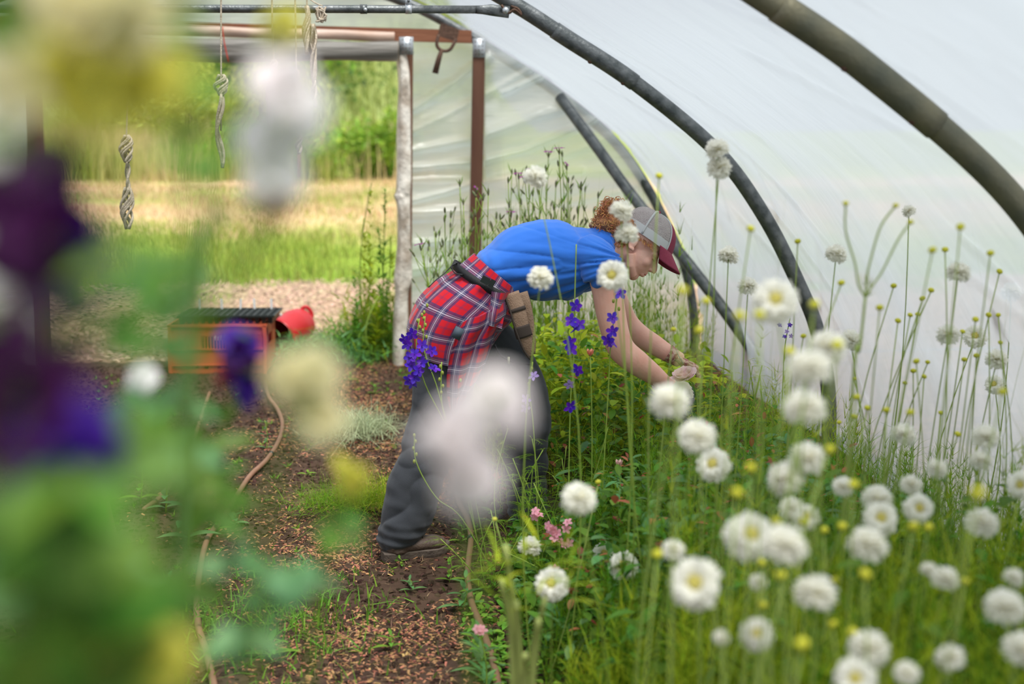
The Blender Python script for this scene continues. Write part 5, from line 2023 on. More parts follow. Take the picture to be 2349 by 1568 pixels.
# ferny plants hugging the dark trouser leg
def fern_plant(b, h, n, seed, m, label, group, spread=.12):
    r = np.random.default_rng(seed)
    t = thing('ferny_plant', label, 'plant', b, group)
    g, gs = Geo(), Geo()
    for i in range(n):
        top = b + np.array([r.normal(0, spread), r.normal(0, spread), h * r.uniform(.6, 1.05)])
        C = stem_curve(top, b, r.normal(0, .04, 2), 9)
        gs.tube(C, .002, 5)
        for q in range(2, 9):
            for s in range(3):
                a = r.uniform(0, 6.28)
                d = np.array([math.cos(a), math.sin(a), r.uniform(.0, .5)])
                c = C[q]
                L0 = .07 * r.uniform(.6, 1.1)
                sd2 = np.cross(d, [0, 0, 1])
                g.leaf(c, d, (0, 0, 1), L0, .004, n=2, droop=.3)
                for w_ in (.3, .5, .7, .88):
                    for sg in (-1, 1):
                        g.leaf(c + d * L0 * w_ - np.array([0, 0, .3 * L0 * w_ * w_]), d * .6 + sd2 * sg, (0, 0, 1), .022 * r.uniform(.7, 1.2), .0036, n=1)
    part('stem', gs, stem_g, t)
    part('foliage', g, m, t)
    return t


for k, (px, py, Y, h, lb) in enumerate([
        (1180, 1230, 4.95, .50, 'ferny plant in front of the far trouser leg'), (1240, 1240, 5.05, .46, 'ferny plant right of the far trouser leg'),
        (1120, 1260, 4.8, .30, 'low ferny plant between boot and far leg'), (1290, 1200, 5.1, .50, 'bushy ferny plant under the elbow'),
        (1370, 1240, 4.7, .42, 'ferny plant under the violet spikes'), (1330, 1300, 4.5, .28, 'low ferny plant below the round white bloom'),
        (1640, 1100, 5.3, .62, 'tall ferny plant beside the gloved hands'), (1700, 1050, 5.5, .66, 'tall ferny plant between the hands and the hoop'),
        (1760, 1020, 5.7, .60, 'ferny plant at the foot of the brace')]):
    b = at(px, py, Y)
    b[2] = gz(b[0], b[1])
    fern_plant(b, h, 6, 200 + k, lf if k < 6 else lf_y, lb, 'ferny plants beside the person', .08)


# ---- larkspur with violet florets
def floret_mesh(m, seed, sc=1.0):
    r = np.random.default_rng(seed)
    g = Geo()
    for i in range(5):
        a = i / 5 * 6.283 + .3
        d = (math.cos(a), math.sin(a), .28)
        g.leaf((math.cos(a) * .003, math.sin(a) * .003, 0), d, (0, 0, 1), .021 * sc * r.uniform(.85, 1.15), .016 * sc, n=4, droop=.15, fold=.3, peak=.6, tipw=.2)
    g.leaf((0, 0, .002), (0.2, 0, 1), (0, 1, 0), .010 * sc, .008 * sc, n=2)
    g.leaf((0, 0, .002), (-0.2, .2, 1), (0, 1, 0), .010 * sc, .008 * sc, n=2)
    g.tube([(0, 0, 0), (0, .002, -.010), (0, .006, -.020)], [.0028, .002, .001], 6)
    return mesh('floret', g, m)


FLO = [floret_mesh(petal_v, s) for s in range(3)]
FLL = floret_mesh(petal_l, 9, .8)
FLO_S = 1.0


def larkspur(stem_px, fls, Y, label, lil=(), buds=(), base_z=None):
    pts = [at(x, y, Y) for x, y in stem_px]
    b = pts[-1].copy()
    b[2] = gz(b[0], b[1])
    t = thing('larkspur', label, 'flower', b, 'violet larkspurs')
    C = bez(pts[:-1] + [b], 24)
    part('stem', Geo().tube(C, .0022, 6), stem_g, t)
    for i, (x, y) in enumerate(fls):
        p = at(x, y, Y - .02 - .01 * (i % 2))
        d = EYE - p
        d = d / np.linalg.norm(d) + rs.normal(0, .45, 3)
        linked('floret', FLO[i % 3], t, p, rot_to(d / np.linalg.norm(d), rs.uniform(0, 6)), 1.0 if Y < 5.5 else .45)
    for x, y in lil:
        p = at(x, y, Y - .02)
        d = EYE - p
        d = d / np.linalg.norm(d) + rs.normal(0, .4, 3)
        linked('pale_floret', FLL, t, p, rot_to(d / np.linalg.norm(d), rs.uniform(0, 6)), 1.0 if Y < 5.5 else .5)
    for x, y in buds:
        p = at(x, y, Y)
        part('bud', Geo().ball(p, (.005, .005, .008), 8, 6), bud_g, t)
    return t


larkspur([(962, 730), (955, 800), (975, 880), (1015, 960), (1060, 1060), (1110, 1300)], [(935, 790), (952, 812), (968, 792), (942, 838), (968, 832), (990, 805), (950, 865), (930, 778), (945, 765), (960, 850), (995, 845), (940, 820)], 4.95,
         'larkspur spike crowded with violet florets over the plaid shirt hem', buds=[(958, 735), (963, 750), (955, 762), (968, 722)])
larkspur([(975, 725), (972, 800), (1000, 880), (1030, 980), (1075, 1080), (1125, 1300)], [(948, 880), (938, 872)], 4.98, 'larkspur stalk of pale seed pods beside the crowded violet spike',
         buds=[(972, 730), (976, 745), (970, 758), (978, 772), (974, 786), (980, 700), (973, 716)])
larkspur([(1322, 560), (1318, 700), (1315, 850), (1308, 940), (1300, 1300)], [(1322, 702), (1310, 735), (1328, 745), (1318, 752), (1306, 785), (1310, 800), (1326, 848), (1308, 932)], 4.7,
         'tall larkspur with violet florets in front of the elbow gap', lil=[(1306, 880)])
larkspur([(1425, 620), (1410, 720), (1400, 800), (1395, 900), (1370, 1280)], [(1405, 730), (1406, 760), (1402, 786), (1422, 672), (1395, 780)], 4.75,
         'larkspur with violet florets in front of the bare upper arm', buds=[(1420, 708), (1407, 690)])
larkspur([(1812, 730), (1800, 800), (1795, 900), (1785, 1040)], [(1800, 772), (1788, 745), (1812, 745)], 5.6, 'small distant larkspur near the hoop', lil=[(1805, 760), (1815, 770)])
larkspur([(950, 995), (955, 1060), (1000, 1140), (1060, 1190), (1150, 1400)], [], 4.85, 'bare green seed stalk arching in front of the trouser leg', buds=[(950, 998), (953, 1012), (948, 1028), (955, 1042), (950, 1058)])
larkspur([(1013, 830), (1012, 900), (1020, 960), (1060, 1100), (1120, 1330)], [], 4.9, 'seed pod stalk in front of the hanging plaid sleeve', buds=[(1010, 840), (1015, 855), (1008, 870), (1016, 885), (1012, 900), (1056, 872)])
larkspur([(1222, 830), (1215, 900), (1225, 1000), (1240, 1250)], [], 4.8, 'lilac tipped stalk in front of the far trouser leg', lil=[(1225, 862), (1208, 915), (1205, 935)], buds=[(1220, 845), (1213, 880)])

# ---- magenta campions behind the person
calm = mesh('bud', Geo().tube([(0, 0, 0), (0, 0, .008), (0, 0, .020), (0, 0, .028), (0, 0, .034)], [.0025, .0045, .0055, .0035, .0012], 8), calyx_m)
_g = Geo()
for i in range(5):
    a = i / 5 * 6.283
    _g.leaf((0, 0, .0), (math.cos(a), math.sin(a), .25), (0, 0, 1), .014, .011, n=2, peak=.8, tipw=.6)
cmf = mesh('flower', _g, petal_m)
TIPS = [(966, 575, 1), (985, 565, 0), (1000, 545, 0), (1020, 510, 0), (1034, 500, 0), (1055, 428, 0), (1063, 470, 0), (1080, 500, 0), (1092, 445, 2), (1108, 460, 0), (1120, 448, 0),
        (1130, 530, 0), (1148, 505, 0), (1166, 420, 0), (1174, 400, 0), (1190, 412, 1), (1205, 420, 1), (1196, 470, 0), (1215, 405, 2), (1222, 450, 0), (1238, 430, 0), (1258, 362, 1),
        (1252, 395, 0), (1283, 355, 1), (1290, 360, 0), (1300, 390, 2), (1304, 420, 0), (1310, 445, 0), (1275, 430, 0), (1288, 470, 0), (1332, 435, 0), (1342, 440, 0), (1325, 490, 0), (1372, 455, 0),
        (1362, 490, 0), (1172, 500, 1), (1186, 505, 0), (1265, 500, 0), (1240, 490, 0), (1040, 560, 0), (1072, 560, 0), (1108, 540, 0), (1010, 600, 0), (980, 635, 0), (968, 560, 0), (1205, 500, 0), (1300, 500, 0), (1225, 520, 0)]
GT = {0: 'green stalk with dark tipped buds rising behind the blue shirt', 1: 'stalk topped by an open magenta flower behind the blue shirt', 2: 'stalk with a half open purple flower behind the blue shirt'}
for k, (px, py, fk) in enumerate(TIPS):
    Y = 7.2 + 0.9 * ((k * 37) % 10) / 10
    p = at(px, py, Y)
    b = np.array([p[0] + rs.normal(0, .05), Y + rs.normal(0, .05), gz(p[0], Y)])
    b[0] = max(b[0], .5)
    t = thing('magenta_campion', GT[fk], 'wildflower', b, ['budded stalks behind the person', 'magenta flowers behind the person', 'half open flowers behind the person'][fk])
    C = stem_curve(p, b, rs.normal(0, .02, 2), 12)
    g = Geo().tube(C, .0026, 5)
    tips = [(p, C[-1] - C[-2])]
    for j in range(rs.integers(2, 5)):
        i = rs.integers(6, 11)
        q = C[i] + np.array([rs.normal(0, .05), rs.normal(0, .04), rs.uniform(.05, .16)])
        g.tube(bez([C[i], C[i] * .5 + q * .5 + [0, 0, -.01], q], 6), .0018, 5)
        tips.append((q, q - C[i]))
    part('stem', g, stem_g, t)
    gl = Geo()
    for i in range(3, 12):
        for s in (0, 1):
            a = rs.uniform(0, 6.28)
            gl.leaf(C[i], (math.cos(a) * .45, math.sin(a) * .45, 1), (math.cos(a + 1.5), math.sin(a + 1.5), 0), rs.uniform(.04, .08), .006, n=2)
    part('leaves', gl, lf, t)
    for j, (q, d) in enumerate(tips):
        M = rot_to(d / np.linalg.norm(d))
        linked('bud', calm, t, q, M, rs.uniform(.9, 1.3))
        if (j == 0 and fk) :
            top = q + d / np.linalg.norm(d) * .034
            linked('flower', cmf, t, top, M if fk == 1 else rot_to((.6, -.3, .7)), 2.2 if fk == 1 else 1.3)

PB = rise(1500, .55, 1.75, 6.9, 8.4, 161, 1.2)
PB = PB[np.random.default_rng(3).uniform(0, 1, len(PB)) < .6]
hb_ = np.interp(PB[:, 0], [.5, .9, 1.5], [.75, 1.05, 1.15]) * np.random.default_rng(5).uniform(.5, 1.05, len(PB))
Vb, Qb = blades(PB, hb_ / .95, .0035, .12, 4, .6, 162)
pts_ = np.concatenate([np.repeat(PB + np.stack([0 * hb_, 0 * hb_, q * hb_], -1), 3, 0) for q in np.linspace(.25, .95, 8)])
Vc, Qc = blades(pts_, .075, .006, .5, 2, .3, 163)
solo('campion_growth', (np.vstack([Vb, Vc]), np.vstack([Qb, Qc + len(Vb)])), lf, 'thicket of narrow leaved stalks below the magenta flowers behind the person', 'foliage', kind='stuff')
solo('leafy_growth', broad(2600, (.7, 1.7, 5.55, 6.9), 149, .06, (.3, 1.1), 1.08), lf_y, 'bright leaves filling the bed between belly and bare arms', 'foliage', kind='stuff')
solo('leafy_growth', broad(1500, (.7, 1.7, 5.5, 6.8), 150, .055, (.2, 1.0), 1.05), lf_b, 'dark leaves deep in the bed behind the arms', 'foliage', kind='stuff')

# ---- pink rose held by the gloves
YR = YP - .20
rc = at(1570, 862, YR)
b = at(1600, 1080, YR)
t = thing('pink_rose', 'pale pink ruffled bloom being cut by the gloved hands', 'flower', [b[0], b[1], gz(b[0], b[1])])
g = Geo()
ax_ = np.array([-.35, -.25, .9])
Mr = rot_to(ax_ / np.linalg.norm(ax_))
for L_ in range(4):
    for i in range(6):
        a = i / 6 * 6.283 + L_ * .5
        el = (.15, .45, .8, 1.15)[L_]
        d = Mr @ np.array([math.cos(a) * math.cos(el), math.sin(a) * math.cos(el), math.sin(el)])
        g.leaf(rc - Mr @ np.array([0, 0, .012]), d, Mr @ np.array([0, 0, 1.0]), (.054, .048, .040, .030)[L_], .048, n=5, droop=-.25, fold=.25, peak=.7, tipw=.5, ruffle=.09)
part('petals', g, petal_bl, t)
part('stem', Geo().tube(bez([rc - Mr @ np.array([0, 0, .01]), at(1592, 885, YR + .02), at(1600, 960, YR + .02), [b[0], b[1], gz(b[0], b[1])]], 16), .0025, 6), stem_g, t)
part('leaf', Geo().leaf(at(1580, 872, YR), RGT + UPV * -.03, UPV * 1 - FWD * .8, .068, .034, n=6, droop=.12), lf_y, t)

# ---- pink stocks and single small blooms low in the bed
stk_m = floret_mesh(petal_pk, 3, .9)
for nm, lb, fl, Y, base in (('pink_stock', 'pink stock with a cluster of florets, right of the far leg', [(1258, 1205), (1272, 1212), (1302, 1198), (1298, 1212), (1272, 1232), (1285, 1238), (1290, 1250), (1305, 1245), (1278, 1222), (1262, 1215)], 4.35, (1270, 1400)),
                            ('pink_stock', 'small pink floret pair at the foot of the far leg', [(1228, 1172), (1236, 1180), (1226, 1184)], 4.6, (1232, 1300)),
                            ('pink_stock', 'single tiny pink bud low in the bed', [(1272, 1304)], 4.2, (1272, 1400)),
                            ('coral_daisy', 'coral pink flat bloom at the bottom beside the drip hose', [(1095, 1442), (1106, 1446), (1100, 1450)], 3.9, (1115, 1560))):
    pts = [at(x, y, Y) for x, y in fl]
    b = at(*base, Y)
    b[2] = gz(b[0], b[1])
    t = thing(nm, lb, 'flower', b)
    top = np.mean(pts, 0)
    part('stem', Geo().tube(stem_curve(top, b, (.01, 0)), .0025, 6), stem_g, t)
    for p in pts:
        d = EYE - p
        d = d / np.linalg.norm(d) + rs.normal(0, .5, 3) + (np.array([0, 0, 1.4]) if nm == 'coral_daisy' else 0)
        linked('floret', stk_m, t, p, rot_to(d / np.linalg.norm(d), rs.uniform(0, 6)), .8)
    gl = Geo()
    for i in range(12):
        a = rs.uniform(0, 6.28)
        gl.leaf(b + (top - b) * rs.uniform(.1, .7), (math.cos(a), math.sin(a), .8), (0, 0, 1), rs.uniform(.05, .09), .014, n=3)
    part('leaves', gl, lf_blue, t)
for x, y, Y, m, lb in ((1354, 808, 4.9, (.80, .30, .20), 'small coral rose bud beside the bare arm'), (1420, 1062, 4.8, (.80, .50, .45), 'faded pink rose bud deep in the green bed')):
    p = at(x, y, Y)
    b = np.array([p[0], p[1], gz(p[0], p[1])])
    t = thing('rose_bud', lb, 'flower bud', b)
    g = Geo()
    for i in range(6):
        a = i * 1.05
        g.leaf(p - [0, 0, .012], (math.cos(a) * .35, math.sin(a) * .35, 1), (math.cos(a), math.sin(a), 0), .028, .018, n=3, droop=-.2)
    part('petals', g, mat('bud petals', m, .5, trans=.3), t)
    part('stem', Geo().tube(stem_curve(p, b, (.01, 0)), .0022, 5), stem_g, t)

# ---- pale thick stemmed plant at the bottom centre
b = at(1190, 1900, 2.7)
b[2] = gz(b[0], b[1])
t = thing('pale_stalked_plant', 'blurred plant with thick pale yellow green stalks at bottom centre', 'plant', b)
g = Geo()
for tip in ((1150, 1330), (1185, 1380), (1205, 1500), (1250, 1370), (1235, 1420), (1160, 1250)):
    g.tube(bez([b + [rs.normal(0, .02), 0, 0], at((tip[0] + 1190) / 2 + 5, (tip[1] + 1700) / 2, 2.65), at(*tip, 2.6)], 12), .0055, 8)
part('stalk', g, mat('pale yellow green stalk', (.46, .52, .16), .6, trans=.25), t)
gl = Geo()
for i in range(40):
    x = rs.uniform(1130, 1330)
    gl.leaf(at(x, rs.uniform(1240, 1400), 2.6), (rs.normal(0, 1), rs.normal(0, .5), rs.uniform(0, 1)), (0, 0, 1), rs.uniform(.04, .08), .007, n=3)
part('leaves', gl, lf_y, t)

# ---- small plants on the path and left bed
def seedling(b, h, pairs, ll, lw, m, label, cat, group, seed, lean=(0, 0), name='seedling', topfl=None):
    r = np.random.default_rng(seed)
    t = thing(name, label, cat, b, group)
    top = b + np.array([lean[0], lean[1], h])
    C = stem_curve(top, b, (.01, 0), 10)
    part('stem', Geo().tube(C, [max(.0012, .004 * h / .3)] * 10, 6), stem_g, t)
    g = Geo()
    for i in range(pairs):
        q = (i + .6) / pairs
        c = b + (top - b) * q
        a = i * 1.571 + r.uniform(-.3, .3)
        for s in range(2):
            aa = a + s * math.pi
            k_ = ll * (1.15 - .6 * q) * r.uniform(.8, 1.2)
            g.leaf(c, (math.cos(aa), math.sin(aa), .35 + .5 * q), (0, 0, 1), k_, lw * k_ / ll, n=5, droop=.35)
    part('leaves', g, m, t)
    if topfl:
        for i in range(9):
            p = top + r.normal(0, .018, 3)
            linked('blossom', topfl, t, p, rot_to((r.normal(0, .4), -.7, .8)), .7)
    return t


wfl = floret_mesh(mat('creamy white blossom', (.88, .84, .55), .6, trans=.4), 4, .6)
big = [(432, 1250, .30, 5, .11, .05, 'leafy seedling with broad leaves beside the curving hose'), (242, 1280, .22, 5, .10, .025, 'narrow leaved seedling at left, half hidden by blur'),
       (322, 1160, .26, 6, .07, .03, 'bushy green seedling left of the white blossom'), (610, 1030, .16, 5, .045, .018, 'upright little seedling inside the hose bend'),
       (425, 1080, .10, 3, .04, .02, 'small seedling between the two brown hoses'), (500, 1215, .07, 3, .05, .022, 'bright seedling touching the curving hose'),
       (535, 1200, .05, 3, .07, .03, 'flat lobed seedling right of the curving hose'), (620, 1500, .06, 4, .08, .03, 'green rosette weed at the bottom left of the path'),
       (475, 1450, .14, 6, .04, .014, 'upright weed right against the hose, lower left'), (395, 1390, .12, 4, .06, .02, 'low seedling under the blurred leaves, lower left'),
       (700, 1085, .02, 2, .04, .02, 'single green leaf sprig lying on the path'), (590, 1310, .05, 4, .04, .015, 'tuft of small weeds between hose and path'),
       (700, 1300, .06, 5, .04, .014, 'small weed cluster left of the boot'), (640, 1390, .06, 5, .045, .016, 'weed patch on the path, lower centre left'),
       (925, 1300, .05, 4, .035, .013, 'weed sprig in front of the boot sole'), (945, 1350, .05, 4, .045, .014, 'weed sprig on dark soil below the boot'),
       (895, 1480, .05, 4, .05, .016, 'weed at the bottom of the path, centre'), (1060, 1240, .10, 5, .05, .017, 'weed beside the hose joint right of the boot'),
       (1060, 1390, .12, 6, .07, .022, 'leafy weed leaning over the reddish hose'), (1030, 1330, .10, 5, .05, .018, 'weed between the boot and the reddish hose'),
       (1130, 1350, .14, 6, .06, .02, 'leafy weed right of the reddish hose'), (1100, 1540, .16, 6, .08, .02, 'silvery leaved plant under the coral bloom'),
       (860, 900, .06, 5, .05, .02, 'weed near the trouser leg, upper path'), (800, 870, .06, 5, .05, .02, 'weed on the upper path beside the post'),
       (935, 1115, .05, 4, .04, .015, 'weed sprig just left of the knee'), (690, 1180, .05, 4, .03, .012, 'tiny weed left of the feathery clump')]
for k, (px, py, h, pr, ll, lw, lb) in enumerate(big):
    b = gr(px, py)
    b[2] = gz(b[0], b[1])
    seedling(b, h, pr, ll, lw, lf_w if k % 3 else lf_blue, lb, 'seedling', 'seedlings along path and hoses', 300 + k, (rs.normal(0, .01), 0))
b = gr(380, 1180)
seedling(b, .30, 6, .07, .03, lf_blue, 'seedling topped by tiny creamy white blossoms on the left', 'flower', None, 350, (0, 0), 'white_stock', wfl)
# scattered tiny weeds
P = np.concatenate([path_pts(700, 61, .42), scatter(500, -1.6, -.3, 3.8, 9, 0, 62, clump=2)])
P[:, 2] = zfloor(P)
P = P[np.random.default_rng(1).uniform(0, 1, len(P)) < .6]
V, Q = blades(np.repeat(P, 7, 0), .028, .007, 1.2, 2, .3, 63)
solo('tiny_weeds', (V, Q), lf_w, 'tiny weeds dotted over the path and left bed', 'weeds', kind='stuff')
P = np.stack([rs.normal(0, .22, 900), rs.normal(0, .25, 900), 0 * np.zeros(900)], -1) + [*gr(600, 1440)[:2], .01]
V, Q = blades(P, .05, .007, 1.1, 2, .3, 64)
solo('weed_patch', (V, Q), lf_w, 'soft patch of weeds at the lower left of the path', 'weeds', kind='stuff')


# pulled plants lying on the path
def heap(px, py, rx, ry, rz, n, ll, lw, m, label, seed, name='pulled_weeds'):
    c = gr(px, py)
    r = np.random.default_rng(seed)
    P = r.normal(0, .5, (n, 3)) * [rx, ry, rz]
    P[:, 2] = np.abs(P[:, 2]) + .01
    P += [c[0], c[1], 0]
    V, Q = blades(P, ll, lw, 2.0, 3, .4, seed)
    V[:, 2] = np.maximum(V[:, 2], .004)
    return solo(name, (V, Q), m, label, 'weeds', kind='stuff')


heap(735, 830, .32, .28, .13, 1500, .07, .012, lf_blue, 'heap of pulled green weeds behind the watering can', 71)
heap(820, 810, .28, .4, .16, 1500, .07, .014, lf_w, 'heap of leafy weeds at the foot of the wrapped post', 72)
heap(815, 1000, .19, .22, .06, 1100, .10, .005, mat('wilted pale stalks', (.46, .52, .30), .6, trans=.3, island=.3), 'pale wilted stalks pulled onto the path left of the leg', 73)
heap(790, 1175, .20, .10, .05, 700, .13, .0022, lf, 'feathery fennel like clump lying left of the knee', 74)
heap(860, 1165, .12, .10, .06, 500, .13, .0022, lf_y, 'fine green stalks lying against the trouser leg', 75)


# tall leafy weeds by the post
def tall_weed(px, py, ytip, Y, m, label, seed):
    r = np.random.default_rng(seed)
    tip = at(px, ytip, Y)
    b = at(px + r.normal(0, 12), py, Y)
    b[2] = 0
    t = thing('tall_weed', label, 'weed', b, 'tall weeds beside the wrapped post')
    C = stem_curve(tip, b, r.normal(0, .03, 2), 14)
    part('stem', Geo().tube(C, .004, 6), stem_g, t)
    g = Geo()
    for i in range(70):
        q = r.uniform(.08, 1)
        c = b + (tip - b) * q
        a = r.uniform(0, 6.28)
        g.leaf(c, (math.cos(a), math.sin(a), .9), (0, 0, 1), .11 * (1.15 - q * .75) * r.uniform(.7, 1.2), .022 * (1.2 - q * .6), n=3, droop=.3)
    part('leaves', g, m, t)


for k, (px, yt, Y, lb) in enumerate([(852, 420, 9.7, 'tallest leafy weed left of the wrapped post'), (884, 432, 9.7, 'tall leafy weed touching the wrapped post'), (835, 500, 9.8, 'leafy weed left of the tallest one'),
                                     (868, 520, 9.55, 'leafy weed in front of the tallest pair'), (898, 540, 9.7, 'leafy weed half behind the wrapped post'), (815, 620, 9.5, 'short leafy weed at the left of the clump'),
                                     (850, 610, 9.45, 'short leafy weed at the front of the clump'), (888, 640, 9.45, 'short orange tinged weed by the post foot'), (868, 680, 9.4, 'lowest leafy weed of the clump')]):
    tall_weed(px, 830, yt, Y, lf_y if k % 2 == 0 else lf_w, lb, 400 + k)
heap(862, 800, .2, .2, .3, 900, .12, .014, lf_y, 'thick leafy undergrowth at the base of the tall weeds', 76, 'undergrowth')
# ================================================================== sweet peas close to the camera
sp_cream = mat('cream petals', (.90, .84, .52), .55, trans=.45)
sp_yel = mat('lemon petals', (.70, .66, .10), .55, trans=.45)
sp_white = mat('white sweet pea petals', (.98, .97, .95), .55, trans=.55)
sp_pink = mat('blush white petals', (.97, .91, .90), .55, trans=.55)
sp_pur = mat('dark purple petals', (.085, .010, .085), .55, trans=.3)
sp_vio = mat('deep violet petals', (.06, .010, .28), .55, trans=.3)
sp_red = mat('crimson petals', (.35, .015, .04), .55, trans=.3)
sp_brn = mat('brown wilted petals', (.42, .20, .06), .7, trans=.3)
leaf_a = mat('sweet pea leaves', (.11, .26, .025), .5, trans=.45, island=.45)
leaf_b = mat('blue green sweet pea leaves', (.15, .34, .13), .5, trans=.4, island=.35)


def pea_meshes(m, nm):
    g = Geo()
    # standard: two broad lobes
    for s in (-1, 1):
        g.leaf((0, 0, 0), (s * .55, .15, 1), (0, -1, 0), .030, .036, n=6, droop=.25, fold=.15, peak=.65, tipw=.5, ruffle=.08)
    if nm in ('white', 'pink', 'cream', 'yel', 'pur', 'vio'):      # the lower lobes and ruffles of an open bloom
        for a in range(6):
            q = a / 6 * 6.283 + .5
            g.leaf((0, .002, 0), (math.cos(q), -.25 + .2 * (a % 2), math.sin(q)), (0, -1, 0), .024, .028, n=6, droop=.2, fold=.15, peak=.65, tipw=.55, ruffle=.1)
    st = mesh('standard_petal', g, m)
    g = Geo()
    for s in (-1, 1):
        g.leaf((0, -.003, 0), (s * .35, -.8, .35), (s * .5, 0, 1), .024, .022, n=5, droop=.3, fold=.2, peak=.6, tipw=.4, ruffle=.06)
    g.leaf((0, -.003, -.001), (0, -1, .1), (1, 0, 0), .016, .012, n=4, droop=.2, fold=.6)
    wg = mesh('wing_petals', g, m)
    return st, wg


calx = mesh('calyx', Geo().tube([(0, .012, -.010), (0, .006, -.004), (0, 0, .003)], [.002, .004, .005], 8), leaf_a)
PM = {k: pea_meshes(m, k) for k, m in dict(cream=sp_cream, yel=sp_yel, white=sp_white, pink=sp_pink, pur=sp_pur, vio=sp_vio, red=sp_red, brn=sp_brn).items()}
FN = dict(cream='cream', yel='lemon yellow', white='white', pink='blush white', pur='dark purple', vio='deep violet', red='crimson', brn='wilted brown')


def sweet_pea(label, Y, stem_px, flowers, leaves, base_x=None, name='sweet_pea', lm=None):
    """flowers: (px, py, colour, size, dY); leaves: (px, py, length, dY)"""
    pts = [at(x, y, Y) for x, y in stem_px]
    b = pts[-1].copy()
    b[2] = -.01
    t = thing(name, label, 'climbing plant' if name == 'sweet_pea' else 'plant', b, 'blurred sweet peas in the foreground')
    C = bez(pts + [b], 10 * len(pts))
    part('stem', Geo().tube(C, .0028, 6), leaf_a if lm is None else lm, t)
    gs = Geo()
    for x, y, col, sz, dy in flowers:
        p = at(x, y, Y + dy)
        i = np.argmin(np.linalg.norm(C - p, axis=1))
        gs.tube(bez([C[i], C[i] * .5 + p * .5 + [0, 0, .01], p + [0, .008, -.01]], 6), .0014, 5)
        M = eul(rs.normal(-.2, .3), rs.normal(0, .35), rs.normal(0, .7))
        o = linked('flower', PM[col][0], t, p, M, sz * (.56 if col in ('pink', 'white', 'cream') and x > 450 else .70 if col in ('pur', 'vio') else .78))
        o['label'] = FN[col] + ' sweet pea flower'
        for nm_, me in (('wing_petals', PM[col][1]), ('calyx', calx)):
            c = bpy.data.objects.new(nm_, me)
            COL.objects.link(c)
            c.parent = o
    if flowers:
        part('flower_stalk', gs, leaf_a, t)
    g = Geo()
    r = np.random.default_rng(int(abs(Y) * 1000) + len(leaves))
    for x, y, ln, dy in leaves:
        p = at(x, y, Y + dy)
        i = np.argmin(np.linalg.norm(C - p, axis=1))
        if np.linalg.norm(C[i] - p) < .16:
            g.tube(np.array([C[i], C[i] * .5 + p * .5 + [0, 0, .006], p]), .0011, 4)
        a = r.uniform(0, 6.28)
        d = np.array([math.cos(a), math.sin(a) * .6, r.uniform(-.5, .9)])
        g.leaf(p, d, (r.normal(0, .5), -1, .8), ln, ln * .45, n=5, droop=.25)
        d2 = np.array([-d[0], d[1], d[2]])
        g.leaf(p, d2, (r.normal(0, .5), -1, .8), ln * .9, ln * .42, n=5, droop=.25)
    if leaves:
        part('leaves', g, leaf_a if lm is None else lm, t)
    return t


rl = np.random.default_rng(900)


def lv(n, x0, x1, y0, y1, l0=.022, l1=.045, dy=.06):
    return [(rl.uniform(x0, x1), rl.uniform(y0, y1), rl.uniform(l0, l1), rl.uniform(-dy, dy)) for _ in range(n)]


sweet_pea('cream and lemon sweet pea vine at the top left corner', .70, [(250, -120), (200, 200), (170, 500), (160, 900), (150, 1400), (140, 2200)],
          [(240, 0, 'cream', 1.3, -.06), (170, 30, 'cream', 1.1, -.05), (300, 30, 'cream', 1.1, -.05), (205, 170, 'yel', 1.2, -.06), (240, 215, 'yel', 1.1, -.05), (170, 230, 'yel', 1.1, -.05), (345, 190, 'yel', .9, -.04)],
          lv(10, 20, 380, -60, 420) + lv(5, 200, 300, 300, 1000))
sweet_pea('sweet pea vine with pale cream bud at the far left edge', .78, [(30, -200), (40, 300), (60, 700), (70, 1300), (60, 2200)],
          [(40, 190, 'cream', 1.1, -.1), (62, 90, 'vio', .7, 0)], lv(12, -60, 150, -60, 360) + lv(12, -60, 200, 1080, 1600))
sweet_pea('dark purple sweet pea vine at the left edge, middle height', .66, [(100, 300), (80, 600), (70, 1000), (60, 1500), (50, 2300)],
          [(40, 470, 'pur', 1.6, 0), (90, 430, 'pur', 1.2, .03), (20, 560, 'pur', 1.4, .02), (110, 540, 'pur', 1.5, 0), (190, 570, 'vio', 1.4, .02), (140, 620, 'vio', 1.2, .03), (210, 620, 'vio', .9, 0)],
          lv(6, -40, 260, 690, 840, .02, .035, .02))
sweet_pea('purple sweet pea vine low on the left edge', .64, [(60, 700), (60, 1000), (50, 1500), (40, 2300)],
          [(30, 860, 'pur', 1.6, 0), (80, 900, 'pur', 1.5, .02), (30, 960, 'pur', 1.4, 0), (110, 980, 'pur', 1.3, .03), (150, 1030, 'vio', 1.3, 0), (60, 1040, 'vio', 1.4, .02), (190, 1060, 'vio', 1.0, .0)],
          lv(16, -40, 250, 1060, 1600))
sweet_pea('leafy sweet pea vine running down left of the doorway', .95, [(400, -150), (430, 150), (420, 420), (430, 700), (380, 1000), (340, 1400), (330, 2000)],
          [], lv(5, 340, 420, -40, 100, .02, .035) + lv(5, 400, 450, 180, 560, .02, .035) + lv(8, 310, 400, 560, 800, .025, .04))
sweet_pea('blue green leafy vine left of the orange crate', 1.15, [(460, 520), (440, 700), (430, 850), (420, 1100), (400, 1500), (390, 1900)],
          [], lv(7, 360, 430, 540, 760, .03, .045) + lv(7, 290, 440, 900, 1050, .03, .045), lm=leaf_b)
sweet_pea('broad leaved vine filling the lower left corner', .72, [(150, 1050), (180, 1300), (170, 1700), (160, 2300)],
          [(290, 1490, 'yel', 1.0, 0), (340, 1530, 'yel', 1.1, .02)], lv(30, -40, 330, 1060, 1620, .03, .05))
